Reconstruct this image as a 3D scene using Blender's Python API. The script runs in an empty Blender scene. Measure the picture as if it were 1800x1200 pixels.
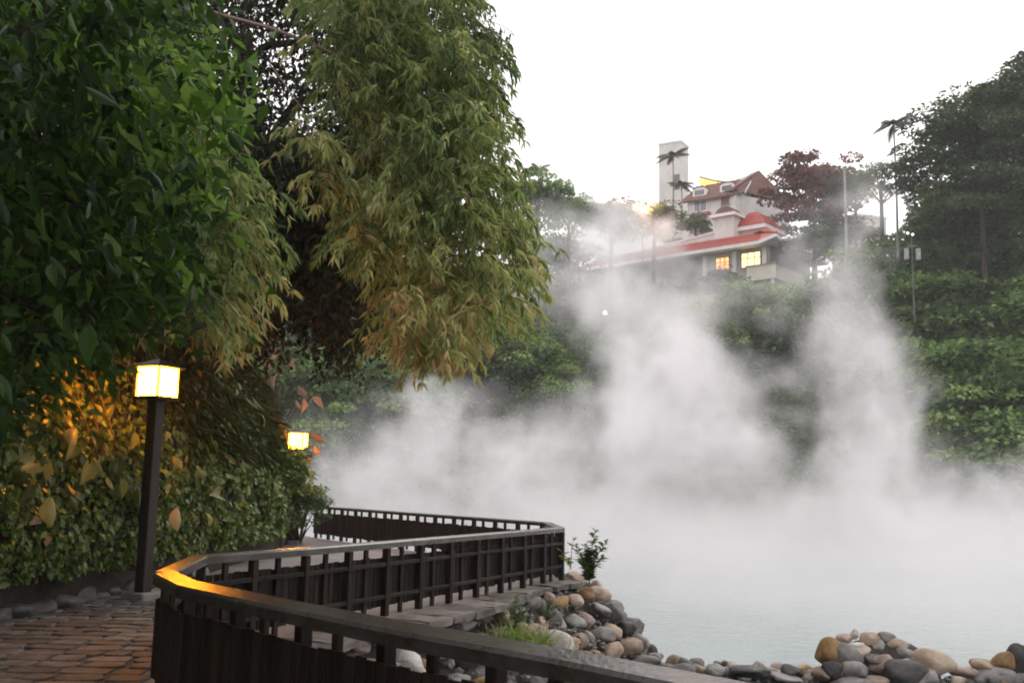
import bpy, bmesh, math, random
import numpy as np
from mathutils import Vector, Matrix, noise as mnoise

R = random.Random(7)
NR = np.random.default_rng(11)
C = bpy.context.scene.collection
scene = bpy.context.scene

# ------------------------------------------------------------------ camera
EYE = 1.72
PITCH, ROLL = math.radians(8.15), math.radians(1.2)
FPX = 1750.0
cam_data = bpy.data.cameras.new("camera")
cam_data.sensor_width = 36.0
cam_data.lens = 36.0 * FPX / 1800.0
cam_data.clip_start = 0.05
cam_data.clip_end = 3000.0
cam = bpy.data.objects.new("camera", cam_data)
C.objects.link(cam)
cam.matrix_world = (Matrix.Translation((0, 0, EYE)) @ Matrix.Rotation(math.radians(90) + PITCH, 4, 'X')
                    @ Matrix.Rotation(ROLL, 4, 'Z'))
scene.camera = cam
cam_data.dof.use_dof = False

# ------------------------------------------------------------------ sky, sun, exposure
SUN_EL, SUN_ROT = math.radians(38), math.radians(35)
world = bpy.data.worlds.new("World")
scene.world = world
world.use_nodes = True
wn, wl = world.node_tree.nodes, world.node_tree.links
wn.clear()
w_out = wn.new('ShaderNodeOutputWorld')
w_bg = wn.new('ShaderNodeBackground')
w_bg.inputs['Strength'].default_value = 0.1
w_sky = wn.new('ShaderNodeTexSky')
w_sky.sky_type = 'NISHITA'
w_sky.sun_disc = False
w_sky.sun_elevation = SUN_EL
w_sky.sun_rotation = SUN_ROT
w_sky.dust_density = 4.0
w_mix = wn.new('ShaderNodeMix')
w_mix.data_type = 'RGBA'
w_mix.inputs['Factor'].default_value = 0.92          # closed cloud deck over a little of the clear sky
w_mix.inputs['B'].default_value = (13.4, 13.0, 13.05, 1)
wl.new(w_sky.outputs['Color'], w_mix.inputs['A'])
wl.new(w_mix.outputs['Result'], w_bg.inputs['Color'])
wl.new(w_bg.outputs['Background'], w_out.inputs['Surface'])

sun_data = bpy.data.lights.new("sun", 'SUN')
sun_data.energy = 0.6
sun_data.angle = math.radians(30)
sun_data.color = (1.0, 0.95, 0.88)
sun = bpy.data.objects.new("sun", sun_data)
C.objects.link(sun)
sd = Vector((math.sin(SUN_ROT) * math.cos(SUN_EL), math.cos(SUN_ROT) * math.cos(SUN_EL), math.sin(SUN_EL)))
sun.rotation_euler = (-sd).to_track_quat('-Z', 'Y').to_euler()

scene.view_settings.view_transform = 'Standard'
scene.view_settings.look = 'None'
scene.view_settings.exposure = 0.3
scene.view_settings.gamma = 1.0
scene.view_settings.use_curve_mapping = False
scene.render.engine = 'CYCLES'
cy = scene.cycles
cy.use_denoising = True
cy.denoiser = 'OPENIMAGEDENOISE'
cy.use_adaptive_sampling = True
cy.adaptive_threshold = 0.02
cy.max_bounces = 8
cy.diffuse_bounces = 3
cy.glossy_bounces = 2
cy.transmission_bounces = 3
cy.transparent_max_bounces = 8
cy.volume_bounces = 5
cy.volume_step_rate = 2.2
cy.volume_max_steps = 160
cy.sample_clamp_indirect = 6.0
cy.filter_width = 1.9
cy.use_light_tree = True

# ------------------------------------------------------------------ helpers: pixels of the photograph to places
CAM_R = cam.matrix_world.to_3x3()
def ray(px, py):
    return CAM_R @ Vector(((px - 900) / FPX, -(py - 600) / FPX, -1.0))
def at(px, py, Y):
    d = ray(px, py)
    return Vector((0, 0, EYE)) + d * (Y / d.y)
def on_z(px, py, z):
    d = ray(px, py)
    return Vector((0, 0, EYE)) + d * ((z - EYE) / d.z)
def project(P):
    v = CAM_R.transposed() @ (Vector(P) - Vector((0, 0, EYE)))
    return 900 + FPX * v.x / -v.z, 600 - FPX * v.y / -v.z

# ------------------------------------------------------------------ helpers: objects
def finish(o, parent=None, label=None, cat=None, group=None, kind=None):
    C.objects.link(o)
    if parent is not None:
        o.parent = parent
    if label: o['label'] = label
    if cat: o['category'] = cat
    if group: o['group'] = group
    if kind: o['kind'] = kind
    return o
def thing(name, label, cat, loc=(0, 0, 0), rz=0.0, group=None):
    o = bpy.data.objects.new(name, None)
    o.empty_display_size = 0.2
    o.location = loc
    o.rotation_euler = (0, 0, rz)
    return finish(o, None, label, cat, group)
def obj(name, me, mat=None, parent=None, loc=None, **kw):
    if isinstance(me, bmesh.types.BMesh):
        m = bpy.data.meshes.new(name)
        me.to_mesh(m)
        me.free()
        me = m
    if mat is not None and not me.materials:
        me.materials.append(mat)
    o = bpy.data.objects.new(name, me)
    if loc is not None:
        o.location = loc
    return finish(o, parent, **kw)
def smooth(me, on=True):
    me.polygons.foreach_set('use_smooth', [on] * len(me.polygons))
    return me
def bx(bm, c, s, M=None):
    """box centred on c with full sizes s, optional matrix"""
    vs = []
    for dx in (-.5, .5):
        for dy in (-.5, .5):
            for dz in (-.5, .5):
                v = Vector((c[0] + dx * s[0], c[1] + dy * s[1], c[2] + dz * s[2]))
                vs.append(bm.verts.new(M @ v if M else v))
    for f in ((0, 1, 3, 2), (4, 6, 7, 5), (0, 4, 5, 1), (2, 3, 7, 6), (0, 2, 6, 4), (1, 5, 7, 3)):
        bm.faces.new([vs[i] for i in f])
    return bm
def box_mesh(name, s, bevel=0.0, c=(0, 0, 0)):
    bm = bmesh.new()
    bx(bm, c, s)
    if bevel:
        bmesh.ops.bevel(bm, geom=bm.edges[:], offset=bevel, segments=1, affect='EDGES')
    bmesh.ops.recalc_face_normals(bm, faces=bm.faces[:])
    me = bpy.data.meshes.new(name)
    bm.to_mesh(me)
    bm.free()
    return me
def prism(bm, pts, thick):
    """closed prism from an outline of Vectors, pushed by the vector thick"""
    a = [bm.verts.new(p) for p in pts]
    b = [bm.verts.new(Vector(p) + Vector(thick)) for p in pts]
    n = len(pts)
    bm.faces.new(a)
    bm.faces.new(b[::-1])
    for i in range(n):
        j = (i + 1) % n
        bm.faces.new((a[j], a[i], b[i], b[j]))
    return bm
def tube(bm, pts, radii, sides=6):
    rings = []
    for i, p in enumerate(pts):
        p = Vector(p)
        q = Vector(pts[min(i + 1, len(pts) - 1)]) - Vector(pts[max(i - 1, 0)])
        q.normalize()
        a = q.cross(Vector((0.3, 0.1, 1.0)))
        if a.length < 1e-3:
            a = q.cross(Vector((1, 0, 0)))
        a.normalize()
        b = q.cross(a)
        rings.append([bm.verts.new(p + (a * math.cos(2 * math.pi * k / sides) + b * math.sin(2 * math.pi * k / sides)) * radii[i])
                      for k in range(sides)])
    for i in range(len(rings) - 1):
        for k in range(sides):
            k2 = (k + 1) % sides
            bm.faces.new((rings[i][k], rings[i][k2], rings[i + 1][k2], rings[i + 1][k]))
    bm.faces.new(rings[0][::-1])
    bm.faces.new(rings[-1])
    return bm

# ------------------------------------------------------------------ materials
def new_mat(name):
    m = bpy.data.materials.new(name)
    m.use_nodes = True
    nt = m.node_tree
    return m, nt, nt.nodes, nt.links, nt.nodes['Principled BSDF']
def ramp(n, stops):
    r = n.new('ShaderNodeValToRGB')
    e = r.color_ramp.elements
    while len(e) < len(stops):
        e.new(0.5)
    for k, (p, c) in enumerate(stops):
        e[k].position = p
        e[k].color = (*c, 1)
    return r
def surf(name, stops, scale=4.0, rough=0.8, bump=0.3, bump_scale=30.0, spec=0.3, stretch=(1, 1, 1), detail=6, coord='Object', per_object=0.0, bump_dist=0.02):
    m, nt, n, l, b = new_mat(name)
    tc = n.new('ShaderNodeTexCoord')
    mp = n.new('ShaderNodeMapping')
    mp.inputs['Scale'].default_value = stretch
    l.new(tc.outputs[coord], mp.inputs['Vector'])
    nz = n.new('ShaderNodeTexNoise')
    nz.inputs['Scale'].default_value = scale
    nz.inputs['Detail'].default_value = detail
    nz.inputs['Roughness'].default_value = 0.62
    l.new(mp.outputs['Vector'], nz.inputs['Vector'])
    fac = nz.outputs['Fac']
    if per_object:
        oi = n.new('ShaderNodeObjectInfo')
        ma = n.new('ShaderNodeMath'); ma.operation = 'MULTIPLY_ADD'
        ma.inputs[1].default_value = per_object
        l.new(oi.outputs['Random'], ma.inputs[0])
        sb = n.new('ShaderNodeMath'); sb.operation = 'SUBTRACT'; sb.inputs[1].default_value = per_object / 2
        l.new(fac, ma.inputs[2])
        l.new(ma.outputs[0], sb.inputs[0])
        fac = sb.outputs[0]
        ad = n.new('ShaderNodeVectorMath'); ad.operation = 'ADD'
        sc = n.new('ShaderNodeVectorMath'); sc.operation = 'SCALE'; sc.inputs['Scale'].default_value = 37.0
        l.new(oi.outputs['Random'], sc.inputs[0])
        l.new(mp.outputs['Vector'], ad.inputs[0]); l.new(sc.outputs[0], ad.inputs[1])
        l.new(ad.outputs[0], nz.inputs['Vector'])
    r = ramp(n, stops)
    l.new(fac, r.inputs['Fac'])
    l.new(r.outputs['Color'], b.inputs['Base Color'])
    b.inputs['Roughness'].default_value = rough
    b.inputs['Specular IOR Level'].default_value = spec
    if bump:
        n2 = n.new('ShaderNodeTexNoise')
        n2.inputs['Scale'].default_value = bump_scale
        n2.inputs['Detail'].default_value = 5
        l.new(mp.outputs['Vector'], n2.inputs['Vector'])
        bp = n.new('ShaderNodeBump')
        bp.inputs['Strength'].default_value = bump
        bp.inputs['Distance'].default_value = bump_dist
        l.new(n2.outputs['Fac'], bp.inputs['Height'])
        l.new(bp.outputs['Normal'], b.inputs['Normal'])
    return m
def leaf_mat(name, stops, transl=0.35, rough=0.5, spec=0.35, attr='rnd', vary=0.0):
    """leaves: colour by the per-leaf random number (attribute or object), some light passes through"""
    m, nt, n, l, b = new_mat(name)
    if attr == 'object':
        oi = n.new('ShaderNodeObjectInfo'); src = oi.outputs['Random']
    else:
        at_ = n.new('ShaderNodeAttribute'); at_.attribute_name = attr; src = at_.outputs['Fac']
    if vary:
        tc = n.new('ShaderNodeTexCoord'); nz = n.new('ShaderNodeTexNoise')
        nz.inputs['Scale'].default_value = vary
        l.new(tc.outputs['Object'], nz.inputs['Vector'])
        ma = n.new('ShaderNodeMath'); ma.operation = 'MULTIPLY_ADD'; ma.inputs[1].default_value = 0.9
        sb = n.new('ShaderNodeMath'); sb.operation = 'SUBTRACT'; sb.inputs[1].default_value = 0.45; sb.use_clamp = True
        l.new(nz.outputs['Fac'], ma.inputs[0]); l.new(src, ma.inputs[2]); l.new(ma.outputs[0], sb.inputs[0])
        src = sb.outputs[0]
    r = ramp(n, stops)
    l.new(src, r.inputs['Fac'])
    l.new(r.outputs['Color'], b.inputs['Base Color'])
    b.inputs['Roughness'].default_value = rough
    b.inputs['Specular IOR Level'].default_value = spec
    tr = n.new('ShaderNodeBsdfTranslucent')
    hs = n.new('ShaderNodeHueSaturation'); hs.inputs['Value'].default_value = 1.5; hs.inputs['Saturation'].default_value = 1.1
    l.new(r.outputs['Color'], hs.inputs['Color']); l.new(hs.outputs['Color'], tr.inputs['Color'])
    mx = n.new('ShaderNodeMixShader'); mx.inputs['Fac'].default_value = transl
    l.new(b.outputs[0], mx.inputs[1]); l.new(tr.outputs[0], mx.inputs[2])
    l.new(mx.outputs[0], n['Material Output'].inputs['Surface'])
    return m
def emit_mat(name, col, strength):
    m, nt, n, l, b = new_mat(name)
    b.inputs['Base Color'].default_value = (*col, 1)
    b.inputs['Emission Color'].default_value = (*col, 1)
    b.inputs['Emission Strength'].default_value = strength
    return m

def blade(ws, curl, cup, heart=0.0, skew=0.0):
    """curved leaf: half widths along the midrib, drooping tip, cupped sides"""
    V, F = [], []
    n = len(ws)
    for i, w in enumerate(ws):
        t = i / (n - 1)
        for x in (-1, -.55, 0, .55, 1):
            V.append([x * w + skew * t * t, t - heart * abs(x) * (1 - t) ** 3, -curl * t * t + cup * w * (x * x - .25) + (.012 if i % 2 else -.012) * abs(x)])
    for i in range(n - 1):
        for k in range(4):
            a = i * 5 + k
            F += [(a, a + 1, a + 6), (a, a + 6, a + 5)]
    return np.array(V, float), F
# leaf outlines: (verts, faces); x across, y along, z up
LEAF_THIN = (np.array([[0, 0, 0], [.5, .38, .10], [0, 1, -.12], [-.5, .38, .10], [0, .4, 0]], float), [(0, 1, 4), (1, 2, 4), (2, 3, 4), (3, 0, 4)])
LEAF_CARD = (np.array([[0, 0, 0], [.5, .45, .12], [0, 1, -.05], [-.5, .45, .12]], float), [(0, 1, 2), (0, 2, 3)])
LEAF_HEART = (np.array([[0, 0.02, 0], [.26, -.04, .04], [.50, .20, .10], [.44, .58, .07], [.04, 1.0, -.24], [-.42, .56, .05], [-.50, .18, .12], [-.26, -.04, .05], [0, .45, -.06]], float),
              [(0, 1, 8), (1, 2, 8), (2, 3, 8), (3, 4, 8), (4, 5, 8), (5, 6, 8), (6, 7, 8), (7, 0, 8)])
def scatter(name, tmpl, P, D, N, L, W, rnd=None):
    """one mesh of many leaves. P base points, D direction of the leaf, N rough normal, L lengths, W widths"""
    V, F = tmpl
    n = len(P)
    D = D / np.maximum(np.linalg.norm(D, axis=1, keepdims=True), 1e-6)
    X = np.cross(D, N); X /= np.maximum(np.linalg.norm(X, axis=1, keepdims=True), 1e-6)
    Z = np.cross(X, D)
    k = len(V)
    co = (P[:, None, :] + X[:, None, :] * (V[None, :, 0:1] * W[:, None, None]) + D[:, None, :] * (V[None, :, 1:2] * L[:, None, None])
          + Z[:, None, :] * (V[None, :, 2:3] * L[:, None, None]))
    co = co.reshape(-1, 3)
    f = np.array(F, np.int32)
    faces = (f[None] + (np.arange(n, dtype=np.int32) * k)[:, None, None]).reshape(-1, 3)
    me = bpy.data.meshes.new(name)
    me.vertices.add(len(co)); me.vertices.foreach_set('co', co.astype(np.float32).ravel())
    me.loops.add(faces.size); me.loops.foreach_set('vertex_index', faces.ravel())
    me.polygons.add(len(faces)); me.polygons.foreach_set('loop_start', np.arange(0, faces.size, 3, dtype=np.int32))
    me.update(calc_edges=True)
    if rnd is None:
        rnd = NR.random(n)
    a = me.attributes.new('rnd', 'FLOAT', 'POINT')
    a.data.foreach_set('value', np.repeat(rnd, k).astype(np.float32))
    return me
def rand_dirs(n, bias=(0, 0, 0)):
    d = NR.normal(size=(n, 3))
    d /= np.linalg.norm(d, axis=1, keepdims=True)
    return d + np.array(bias)
def in_poly(x, y, poly):
    c = False
    j = len(poly) - 1
    for i in range(len(poly)):
        xi, yi = poly[i]; xj, yj = poly[j]
        if (yi > y) != (yj > y) and x < (xj - xi) * (y - yi) / (yj - yi) + xi:
            c = not c
        j = i
    return c
def sm(a, b, x):
    t = min(1.0, max(0.0, (x - a) / (b - a)))
    return t * t * (3 - 2 * t)

# fence line on the ground, seen from above
WATER = -1.4
A_END = on_z(1400, 1240, .95); A_END.z = 0
P1 = Vector((on_z(300, 1003, .95).x, on_z(300, 1003, .95).y, 0))
P2 = Vector((on_z(990, 926, .95).x, on_z(990, 926, .95).y, 0))
P3 = Vector((on_z(556, 887, .95).x, on_z(556, 887, .95).y, 0))
# ------------------------------------------------------------------ ground, pond, path
def hill_h(x, y):
    y0 = 58 - 0.42 * max(0.0, x - 12) + 0.10 * min(0.0, x + 10)
    t = y - y0
    h = WATER - 0.6 + (0 if t < -2 else (t + 2) * 0.49)
    h = min(h, 24 + max(0, (t - 52)) * 0.05)
    if h > 0:
        h += 1.6 * mnoise.noise((x * .05, y * .05, 3.1)) + 0.5 * mnoise.noise((x * .2, y * .2, 7.7))
    h -= 2.8 * math.exp(-((x - 31) ** 2 / 130 + (y - 101) ** 2 / 70))
    return h
def ground_z(x, y):
    z = hill_h(x, y)
    # left land: the path's shelf
    side = None
    return z
def build_ground():
    xs = np.concatenate([np.linspace(-900, -80, 8), np.linspace(-70, 90, 81), np.linspace(100, 900, 8)])
    ys = np.concatenate([np.linspace(-60, 40, 21), np.linspace(42, 150, 60), np.linspace(170, 2400, 9)])
    vs, fs = [], []
    for y in ys:
        for x in xs:
            vs.append((x, y, ground_z(x, y)))
    nx = len(xs)
    for j in range(len(ys) - 1):
        for i in range(nx - 1):
            a = j * nx + i
            fs.append((a, a + 1, a + nx + 1, a + nx))
    me = bpy.data.meshes.new("ground")
    me.from_pydata(vs, [], fs)
    smooth(me)
    obj("ground", me, M_soil, kind='structure')
M_soil = surf("leaf_litter_soil", [(.3, (.018, .022, .012)), (.6, (.045, .05, .025)), (.8, (.08, .07, .045))], scale=.8, bump=.5, bump_scale=3)
build_ground()
def build_water():
    m, nt, n, l, b = new_mat("milky_hot_water")
    b.inputs['Base Color'].default_value = (.28, .345, .34, 1)
    b.inputs['Roughness'].default_value = 0.12
    b.inputs['Specular IOR Level'].default_value = .5
    tc = n.new('ShaderNodeTexCoord'); nz = n.new('ShaderNodeTexNoise'); nz.inputs['Scale'].default_value = 2.2; nz.inputs['Detail'].default_value = 7
    l.new(tc.outputs['Object'], nz.inputs['Vector'])
    bp = n.new('ShaderNodeBump'); bp.inputs['Strength'].default_value = .5; bp.inputs['Distance'].default_value = .06
    l.new(nz.outputs['Fac'], bp.inputs['Height']); l.new(bp.outputs['Normal'], b.inputs['Normal'])
    me = bpy.data.meshes.new("water")
    me.from_pydata([(-40, 10, WATER), (60, 10, WATER), (60, 72, WATER), (-40, 72, WATER)], [], [(0, 1, 2, 3)])
    obj("water", me, m, kind='structure')
build_water()
# ------------------------------------------------------------------ timber fence, three runs
M_wood = surf("dark_stained_timber", [(.25, (.005, .003, .002)), (.55, (.014, .0085, .0058)), (.8, (.036, .023, .015))], scale=6, rough=.55, bump=.35, bump_scale=45,
              spec=.2, stretch=(1, 1, .25), per_object=.35)
M_rail = surf("weathered_rail_timber", [(.25, (.02, .016, .013)), (.5, (.045, .038, .033)), (.75, (.085, .072, .065))], scale=3, rough=.25, bump=.5, bump_scale=30,
              spec=.5, per_object=.2, bump_dist=.01)
RAIL_Z = .95
def gz(px, py): 
    v = on_z(px, py, RAIL_Z); v.z = 0
    return v
LINE_A = [gz(1420, 1232), gz(1000, 1150), gz(700, 1098), gz(500, 1059), gz(330, 1024), gz(288, 1004)]
LINE_B = [gz(288, 1004), gz(352, 975), gz(520, 963), gz(985, 926)]
LINE_C = [gz(985, 926), gz(962, 917), gz(556, 888)]
def rail_mesh(name, pts, w, h, z, cham=.018, tilt=0.0):
    prof = [(-w / 2, -h), (w / 2, -h), (w / 2, -cham), (w / 2 - cham, 0), (-w / 2 + cham, 0), (-w / 2, -cham)]
    bm = bmesh.new()
    rings = []
    # resample so the bend is round and the wood has length to vary along
    for i, p in enumerate(pts):
        a = (pts[i] - pts[i - 1]).normalized() if i else None
        b = (pts[i + 1] - pts[i]).normalized() if i < len(pts) - 1 else None
        d = (a + b).normalized() if a and b else (a or b)
        k = 1.0 / max(.4, d.dot(b if b else a))
        nrm = Vector((d.y, -d.x, 0)) * k
        rings.append([bm.verts.new(p + nrm * x + Vector((0, 0, z + y + tilt * x))) for x, y in prof])
    for i in range(len(rings) - 1):
        for k in range(6):
            k2 = (k + 1) % 6
            bm.faces.new((rings[i][k], rings[i + 1][k], rings[i + 1][k2], rings[i][k2]))
    bm.faces.new(rings[0][::-1]); bm.faces.new(rings[-1])
    bmesh.ops.recalc_face_normals(bm, faces=bm.faces[:])
    me = bpy.data.meshes.new(name); bm.to_mesh(me); bm.free()
    return me
def walk(pts, step):
    """points every step metres along a polyline with direction"""
    segs = [(pts[i], pts[i + 1]) for i in range(len(pts) - 1)]
    tot = sum((b - a).length for a, b in segs)
    n = max(1, round(tot / step))
    res = []
    for k in range(n + 1):
        s = tot * k / n
        for a, b in segs:
            Ls = (b - a).length
            if s <= Ls + 1e-6:
                res.append((a + (b - a) * (s / Ls), (b - a).normalized()))
                break
            s -= Ls
    return res
SLAT = [box_mesh("slat", (.080 + .005 * k, .02, .62 + .012 * k), .004) for k in range(3)]
POST = box_mesh("post", (.085, .085, .90), .006)
STUB = box_mesh("post", (.07, .04, .86), .004)
for me_ in SLAT + [POST, STUB]:
    me_.materials.append(M_wood)
def fence(pts, label, side, first_post=True, tilt=0.0):
    """side = +1: slats on the left of the walking direction, posts and battens on the right (pond)"""
    t = thing('timber_fence', label, 'fence', (pts[0].x, pts[0].y, 0), group='timber fence runs round the hot pond')
    o = Vector((pts[0].x, pts[0].y, 0))
    rel = [p - o for p in pts]
    t_obj = lambda nm, me, mat=None: obj(nm, me, mat, t)
    t_obj('rail', rail_mesh('rail', rel, .17, .085, RAIL_Z, tilt=tilt), M_rail)
    pw = walk(rel, .9)
    right = lambda d: Vector((d.y, -d.x, 0)) * side
    for k, (p, d) in enumerate(pw):
        if k == 0 and not first_post: continue
        q = t_obj('post', POST); q.location = p + right(d) * .035 + Vector((0, 0, .41)); q.rotation_euler.z = math.atan2(d.y, d.x)
    for k in range(len(pw) - 1):
        (a, da), (b, db) = pw[k], pw[k + 1]
        d = (b - a).normalized(); Ln = (b - a).length
        mid = (a + b) / 2
        q = t_obj('stub_post', STUB); q.location = mid + Vector((0, 0, .43)); q.rotation_euler.z = math.atan2(d.y, d.x)
        for zz in (.66, .25):
            bt = box_mesh('batten', (Ln - .09, .03, .05), .004)
            q = t_obj('batten', bt, M_wood); q.location = mid + right(d) * .05 + Vector((0, 0, zz)); q.rotation_euler.z = math.atan2(d.y, d.x)
    for k, (p, d) in enumerate(walk(rel, .098)):
        q = t_obj('slat', SLAT[R.randrange(3)])
        q.location = p - right(d) * .034 + Vector((0, 0, .428 + R.uniform(-.006, .006))); q.rotation_euler.z = math.atan2(d.y, d.x)
    return t
fence(LINE_A[:], 'near run of dark timber fence with an orange lit handrail in the foreground', 1, True, .19)
fence(LINE_B[:], 'middle run of dark timber fence standing above the boulder slope', 1, False)
fence(LINE_C[:], 'far run of dark timber fence receding behind the path towards the steam', 1, False)
# ------------------------------------------------------------------ path, paving, kerbs, shore
BANK = [Vector((-4.6, -2, 0)), Vector((-5.3, 4, 0)), Vector((-6.05, 9.5, 0)), Vector((-6.0, 12.2, 0)), Vector((-5.75, 14.6, 0)), Vector((-5.5, 18, 0)), Vector((-5.6, 24, 0)), Vector((-6.1, 29.0, 0)), Vector((-8.6, 33.5, 0)), Vector((-14, 38, 0))]
M_path = surf("pale_path_concrete", [(.3, (.17, .15, .14)), (.55, (.24, .215, .205)), (.8, (.32, .29, .275))], scale=1.6, rough=.7, bump=.3, bump_scale=18)
M_joint = surf("dirty_paving_joint", [(.3, (.075, .062, .054)), (.7, (.12, .10, .088))], scale=6, bump=.4)
M_pave = surf("reddish_paving_stone", [(.28, (.050, .046, .044)), (.5, (.095, .086, .080)), (.74, (.22, .21, .20))], scale=5, rough=.6, bump=.6, bump_scale=25, per_object=.3, spec=.4)
def path_mesh():
    bm = bmesh.new()
    outer = [gz(1420, 1232) + Vector((3, -4, 0))] + LINE_A + LINE_B[1:] + LINE_C[1:] + [LINE_C[-1] + Vector((-6, 12, 0))]
    inner = [b + Vector((-.6, 0, 0)) for b in BANK]
    loop = [Vector((p.x, p.y, 0)) for p in outer]
    # push the outer edge 12 cm past the fence line
    pts = loop + [Vector((p.x, p.y, 0)) for p in inner[::-1]]
    top = [bm.verts.new((p.x, p.y, -.02)) for p in pts]
    bot = [bm.verts.new((p.x, p.y, -1.9)) for p in pts]
    bm.faces.new(top)
    n = len(pts)
    for i in range(n):
        j = (i + 1) % n
        bm.faces.new((top[j], top[i], bot[i], bot[j]))
    bmesh.ops.triangulate(bm, faces=bm.faces[:])
    bmesh.ops.recalc_face_normals(bm, faces=bm.faces[:])
    return bm
path = obj('path', path_mesh(), M_path, kind='structure')
# bed of the near paving
bmj = bmesh.new()
cx = [(-5.8, 5.0), (-2.2, 5.0), (-2.9, 7.7), (-3.25, 9.0), (-3.1, 10.6), (-3.6, 15.5), (-6.0, 15.5), (-6.3, 9.5)]
bmj.faces.new([bmj.verts.new((x, y, -.014)) for x, y in cx])
obj('paving_bed', bmj, M_joint, parent=path)
k = 0
rows = np.arange(5.6, 15.4, .30)
for j, y in enumerate(rows):
    x = -6.3 + R.uniform(0, .3)
    while x < -2.6:
        w = R.uniform(.24, .52); h = .29
        pj = project((x + w / 2, y, 0))
        if in_poly(x + w / 2, y, cx) and k < 295 and pj[0] > -120 and pj[1] < 1260:
            bm = bmesh.new(); n = 7
            pts = []
            for a in range(n):
                an = 2 * math.pi * a / n + R.uniform(-.25, .25)
                ex = math.copysign(abs(math.cos(an)) ** .35, math.cos(an)); ey = math.copysign(abs(math.sin(an)) ** .35, math.sin(an))
                pts.append(Vector((ex * (w / 2 - .006) * R.uniform(.86, 1.02), ey * (h / 2 - .004) * R.uniform(.82, 1.06), 0)))
            prism(bm, pts, (0, 0, -.05))
            bmesh.ops.recalc_face_normals(bm, faces=bm.faces[:])
            bmesh.ops.bevel(bm, geom=bm.edges[:], offset=.006, segments=1, affect='EDGES')
            q = obj('paving_stone', bm, M_pave, path, loc=(x + w / 2, y, R.uniform(0.002, .010)))
            q.rotation_euler = (R.uniform(-.015, .015), R.uniform(-.015, .015), R.uniform(-.16, .16))
            k += 1
        x += w
# ------------------------------------------------------------------ stones
def stone_mesh(seed, flat=.7, ang=0.0):
    bm = bmesh.new()
    bmesh.ops.create_icosphere(bm, subdivisions=3, radius=.5)
    r = random.Random(seed)
    off = Vector((r.uniform(0, 50), r.uniform(0, 50), r.uniform(0, 50)))
    cuts = []
    for _ in range(9):
        nrm = Vector((r.gauss(0, 1), r.gauss(0, 1), r.gauss(0, 1))).normalized()
        cuts.append((nrm, r.uniform(.26, .42)))
    for v in bm.verts:
        c = v.co.copy()
        for nrm, d in cuts:                       # worn flat faces
            e = c.dot(nrm) - d
            if e > 0: c -= nrm * e * (.75 + .2 * ang)
        c *= 1 + .24 * mnoise.noise(c * 2.4 + off) + .07 * mnoise.noise(c * 6 + off)
        v.co = Vector((c.x * r_s[0], c.y * r_s[1], c.z * flat)) if False else Vector((c.x, c.y * .82, c.z * flat))
    me = bpy.data.meshes.new('stone'); bm.to_mesh(me); bm.free()
    return smooth(me)
def stone_mat(name, a, b, c):
    m = surf(name, [(.25, a), (.5, b), (.78, c)], scale=3.4, rough=.6, bump=.7, bump_scale=11, spec=.4, per_object=.4)
    # stones are wet and dark near the water line
    nt = m.node_tree; n, l = nt.nodes, nt.links; b_ = n['Principled BSDF']
    src = b_.inputs['Base Color'].links[0].from_socket
    g_ = n.new('ShaderNodeNewGeometry'); sp = n.new('ShaderNodeSeparateXYZ'); l.new(g_.outputs['Position'], sp.inputs[0])
    nz = n.new('ShaderNodeTexNoise'); nz.inputs['Scale'].default_value = 3.0; l.new(g_.outputs['Position'], nz.inputs['Vector'])
    ad = n.new('ShaderNodeMath'); ad.operation = 'MULTIPLY_ADD'; ad.inputs[1].default_value = -.5; l.new(nz.outputs['Fac'], ad.inputs[0]); l.new(sp.outputs['Z'], ad.inputs[2])
    wet = n.new('ShaderNodeMapRange'); l.new(ad.outputs[0], wet.inputs['Value'])
    for k_, v_ in zip(('From Min', 'From Max', 'To Min', 'To Max'), (WATER - .22, WATER + .02, .38, 1.0)): wet.inputs[k_].default_value = v_
    mul = n.new('ShaderNodeVectorMath'); mul.operation = 'SCALE'; l.new(src, mul.inputs[0]); l.new(wet.outputs[0], mul.inputs['Scale']); l.new(mul.outputs[0], b_.inputs['Base Color'])
    rg = n.new('ShaderNodeMapRange'); l.new(wet.outputs[0], rg.inputs['Value'])
    for k_, v_ in zip(('From Min', 'From Max', 'To Min', 'To Max'), (.38, 1.0, .22, .62)): rg.inputs[k_].default_value = v_
    l.new(rg.outputs[0], b_.inputs['Roughness'])
    return m
SM = {
 'grey': stone_mat("grey_river_stone", (.10, .095, .09), (.19, .18, .17), (.30, .285, .27)),
 'tan': stone_mat("tan_river_stone", (.17, .12, .08), (.30, .22, .16), (.42, .34, .27)),
 'pink': stone_mat("pinkish_river_stone", (.22, .15, .125), (.36, .27, .23), (.50, .41, .36)),
 'dark': stone_mat("dark_river_stone", (.025, .024, .024), (.06, .056, .054), (.12, .11, .105)),
 'ochre': stone_mat("ochre_river_stone", (.14, .08, .03), (.28, .17, .07), (.40, .27, .13)),
 'pale': stone_mat("pale_river_stone", (.34, .31, .29), (.48, .45, .42), (.62, .59, .57)),
}
SHAPES = [stone_mesh(100 + i, fl) for i, fl in enumerate((.62, .7, .8, .55, .9, .72, .66, .85))]
SHAPES_M = {}
def stone_of(col, i):
    key = (col, i % 8)
    if key not in SHAPES_M:
        m = SHAPES[i % 8].copy(); m.materials.append(SM[col]); SHAPES_M[key] = m
    return SHAPES_M[key]
COLS = ['grey'] * 6 + ['tan'] * 5 + ['pink'] * 3 + ['dark'] * 4 + ['ochre'] + ['pale'] * 1
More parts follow.
